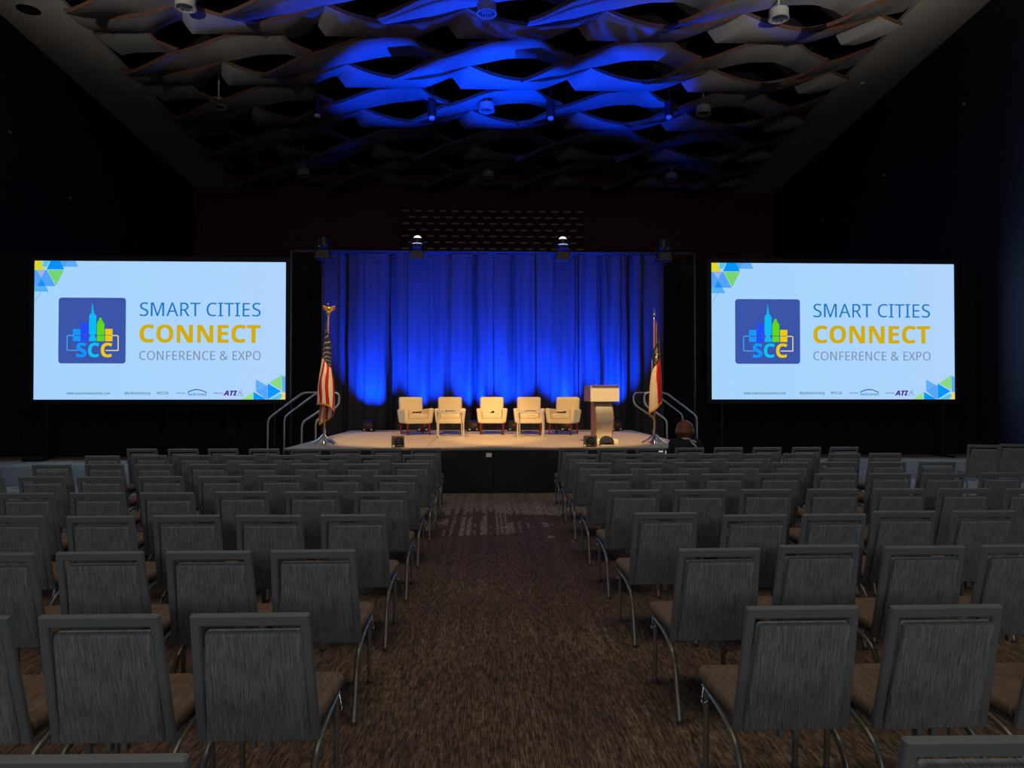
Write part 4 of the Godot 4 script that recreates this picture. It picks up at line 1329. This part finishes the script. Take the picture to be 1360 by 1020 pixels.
func make_person():
	# sits on the fourth chair of the front row right of the aisle, back to the camera (faces -z)
	var o = thing("person", "person with brown bobbed hair in a black top, seated in the front row", "person", Vector3(3.06, 0, -10.93))
	var hip := Vector3(0, 0.60, 0.02); var ch := Vector3(0, 0.86, 0.04); var nk := Vector3(0, 1.03, 0.03); var hd := Vector3(0, 1.15, 0.0)
	var body := [
		[hip + Vector3(-0.07, 0, 0), hip + Vector3(0.07, 0, 0), 0.125, 0.125], [hip, ch, 0.12, 0.125], [ch + Vector3(-0.10, 0.04, 0), ch + Vector3(0.10, 0.04, 0), 0.10, 0.10],
		[ch + Vector3(0, 0.1, 0), nk + Vector3(0, 0.02, 0), 0.09, 0.052], [nk, hd, 0.052, 0.06]]
	var top := []
	var hands := []
	for sd in [-1.0, 1.0]:
		var sh := Vector3(sd * 0.175, 0.955, 0.035); var el := Vector3(sd * 0.235, 0.70, 0.0); var wr := Vector3(sd * 0.10, 0.655, -0.24)
		var kn := Vector3(sd * 0.10, 0.53, -0.42); var an := Vector3(sd * 0.10, 0.09, -0.40)
		body += [[Vector3(sd * 0.08, 0.98, 0.03), sh, 0.06, 0.058], [sh, el, 0.055, 0.042], [el, wr, 0.042, 0.027], [Vector3(sd * 0.08, 0.585, -0.02), kn, 0.092, 0.062], [kn, an, 0.06, 0.038], [an + Vector3(0, -0.035, 0.03), an + Vector3(0, -0.055, -0.15), 0.038, 0.03]]
		top += [[Vector3(sd * 0.08, 0.98, 0.03), sh, 0.075, 0.072], [sh, el, 0.07, 0.056], [el, wr + (el - wr) * 0.12, 0.056, 0.044]]
		# hand resting on the thigh, fingers forward and a little curled
		var pl := wr + Vector3(-sd * 0.01, -0.008, -0.075)
		hands += [[wr, pl, 0.026, 0.03], [pl + Vector3(-0.022, 0, 0), pl + Vector3(0.022, 0, 0), 0.02, 0.02]]
		var lens := [0.068, 0.078, 0.074, 0.058]
		for k in 4:
			var fx = (-0.033 + 0.022 * k) * sd
			var b0 := pl + Vector3(fx, 0.004, -0.02); var b1 := b0 + Vector3(fx * 0.12, 0.002, -lens[k] * 0.5); var b2 := b1 + Vector3(fx * 0.06, -0.014, -lens[k] * 0.42)
			hands += [[b0, b1, 0.0095, 0.0085], [b1, b2, 0.0085, 0.007]]
		var t0 := pl + Vector3(-sd * 0.02, -0.004, 0.035); var t1 := t0 + Vector3(-sd * 0.036, -0.004, -0.032)
		hands += [[t0, t1, 0.012, 0.0105], [t1, t1 + Vector3(-sd * 0.008, -0.004, -0.03), 0.0105, 0.008]]
	var head := [
		[hd + Vector3(0, 0.05, 0.015), hd + Vector3(0, 0.05, -0.02), 0.088, 0.084], [hd + Vector3(0, 0.0, -0.035), hd + Vector3(0, -0.055, -0.055), 0.062, 0.042],
		[hd + Vector3(0, 0.04, -0.10), hd + Vector3(0, 0.008, -0.122), 0.010, 0.015], [hd + Vector3(-0.02, -0.03, -0.094), hd + Vector3(0.02, -0.03, -0.094), 0.010, 0.010],
		[hd + Vector3(-0.034, 0.045, -0.09), hd + Vector3(-0.03, 0.045, -0.092), 0.013, 0.013], [hd + Vector3(0.034, 0.045, -0.09), hd + Vector3(0.03, 0.045, -0.092), 0.013, 0.013],
		[hd + Vector3(-0.087, 0.04, 0.0), hd + Vector3(-0.09, 0.0, -0.004), 0.014, 0.009], [hd + Vector3(0.087, 0.04, 0.0), hd + Vector3(0.09, 0.0, -0.004), 0.014, 0.009], [nk, hd, 0.05, 0.058]]
	obj("body", join([nets(body, 0.016, 0.05), nets(head, 0.007, 0.02), nets(hands, 0.0045, 0.008)]), M.skin, o)
	# clothing
	top += [[hip + Vector3(-0.07, -0.02, 0), hip + Vector3(0.07, -0.02, 0), 0.14, 0.14], [hip, ch, 0.137, 0.142], [ch + Vector3(-0.11, 0.04, 0), ch + Vector3(0.11, 0.04, 0), 0.115, 0.115], [ch + Vector3(0, 0.1, 0), nk + Vector3(0, -0.045, 0), 0.105, 0.08]]
	obj("blouse", nets(top, 0.017, 0.05), M.blouse, o)
	var tr := []
	for sd in [-1.0, 1.0]:
		tr += [[Vector3(sd * 0.08, 0.585, -0.02), Vector3(sd * 0.10, 0.53, -0.42), 0.105, 0.076], [Vector3(sd * 0.10, 0.53, -0.42), Vector3(sd * 0.10, 0.16, -0.40), 0.074, 0.062]]
	obj("trousers", nets(tr, 0.018, 0.04), M.blouse, o)
	# bobbed hair, wide at the jaw, open at the face
	var hair := [[hd + Vector3(0, 0.06, 0.02), hd + Vector3(0, 0.075, -0.01), 0.105, 0.098]]
	for k in 13:
		var a := PI * (-0.12 + 1.24 * k / 12.0)
		var d := Vector3(cos(a), 0, sin(a))
		hair.append([hd + Vector3(d.x * 0.070, 0.075, d.z * 0.064 + 0.01), hd + Vector3(d.x * 0.094, -0.01, d.z * 0.084 + 0.014), 0.046, 0.042])
		hair.append([hd + Vector3(d.x * 0.094, -0.01, d.z * 0.084 + 0.014), hd + Vector3(d.x * 0.072, -0.09 + 0.03 * sin(a), d.z * 0.064 + 0.012), 0.042, 0.030])
	obj("hair", nets(hair, 0.009, 0.03), M.hair, o)
	# pale scarf ends over the right shoulder
	var sc := st()
	tube(sc, range(15).map(func(k): var a = PI * 0.95 * k / 14.0 + 0.1; return nk + Vector3(0.068 * cos(a), 0.012 - 0.006 * sin(a), 0.066 * sin(a))), 0.017, 8)
	tube(sc, [nk + Vector3(0.05, 0.0, 0.06), nk + Vector3(0.075, -0.05, 0.105), nk + Vector3(0.115, -0.09, 0.13), nk + Vector3(0.14, -0.12, 0.14)], [0.012, 0.016, 0.014, 0.01], 6)
	tube(sc, [nk + Vector3(0.09, -0.015, 0.08), nk + Vector3(0.12, -0.03, 0.095), nk + Vector3(0.15, -0.035, 0.08), nk + Vector3(0.125, -0.055, 0.1)], 0.012, 6)
	obj("scarf", sc, M.beads, o)


# ==================================================================== small things
func small_things():
	# small bright screen that shows between two chair backs, in front of the stage
	var o = thing("lit_tablet", "small bright white tablet screen showing between front row chairs, before the stage", "tablet", Vector3(2.985, 0, -12.05))
	var s := st(); bx(s, Vector3(0, 0.36, 0), Vector3(0.04, 0.72, 0.04), 0.005); bx(s, Vector3(0, 0.01, 0), Vector3(0.3, 0.02, 0.3), 0.005)
	obj("stand", s, M.black, o)
	var c := st(); bx(c, Vector3(0, 0.67, 0.03), Vector3(0.15, 0.20, 0.014), 0.004)
	obj("case", c, M.black, o)
	var d := st(); bx(d, Vector3(0, 0.67, 0.04), Vector3(0.125, 0.175, 0.008), 0.002)
	obj("display", d, emit(srgb(206, 214, 206), 0.9), o)
	# tape pieces and cable along the foot of the drape
	for k in 5:
		var t := st(); bx(t, Vector3(0, 0.006, 0), Vector3(0.09, 0.012, 0.05), 0.003)
		var p = obj("tape_strip", t, M.paper); p.position = Vector3([-2.2, -1.2, -0.62, 1.15, 1.55][k], STAGE, -17.6)
		tag(p, "small white tape strip on the deck behind the %s" % ["left end of the armchair row", "leftmost armchair's inner side", "left side table", "right side table", "armchair nearest the podium"][k], "tape", "white tape strips on the deck")
	var w := st()
	var pts := []
	var n := noise(71, 0.9, 2)
	for k in 40: pts.append(Vector3(-3.0 + 6.3 * k / 39.0, STAGE + 0.008, -17.75 + 0.14 * n.get_noise_1d(k * 0.5)))
	tube(w, pts, 0.008, 5)
	tag(obj("power_cable", w, M.plastic), "black power cable running along the deck past the uplights", "cable")
	# low items by the side walls
	for e in [[-11.55, -18.6, "left"], [13.2, -18.3, "right"]]:
		var b := st(); bx(b, Vector3(0, 0.05, 0), Vector3(0.5, 0.1, 0.3), 0.012)
		var q = obj("floor_case", b, M.plastic); q.position = Vector3(e[0], 0, e[1])
		tag(q, "low dark case on the carpet by the %s screen's outer edge" % e[2], "case")
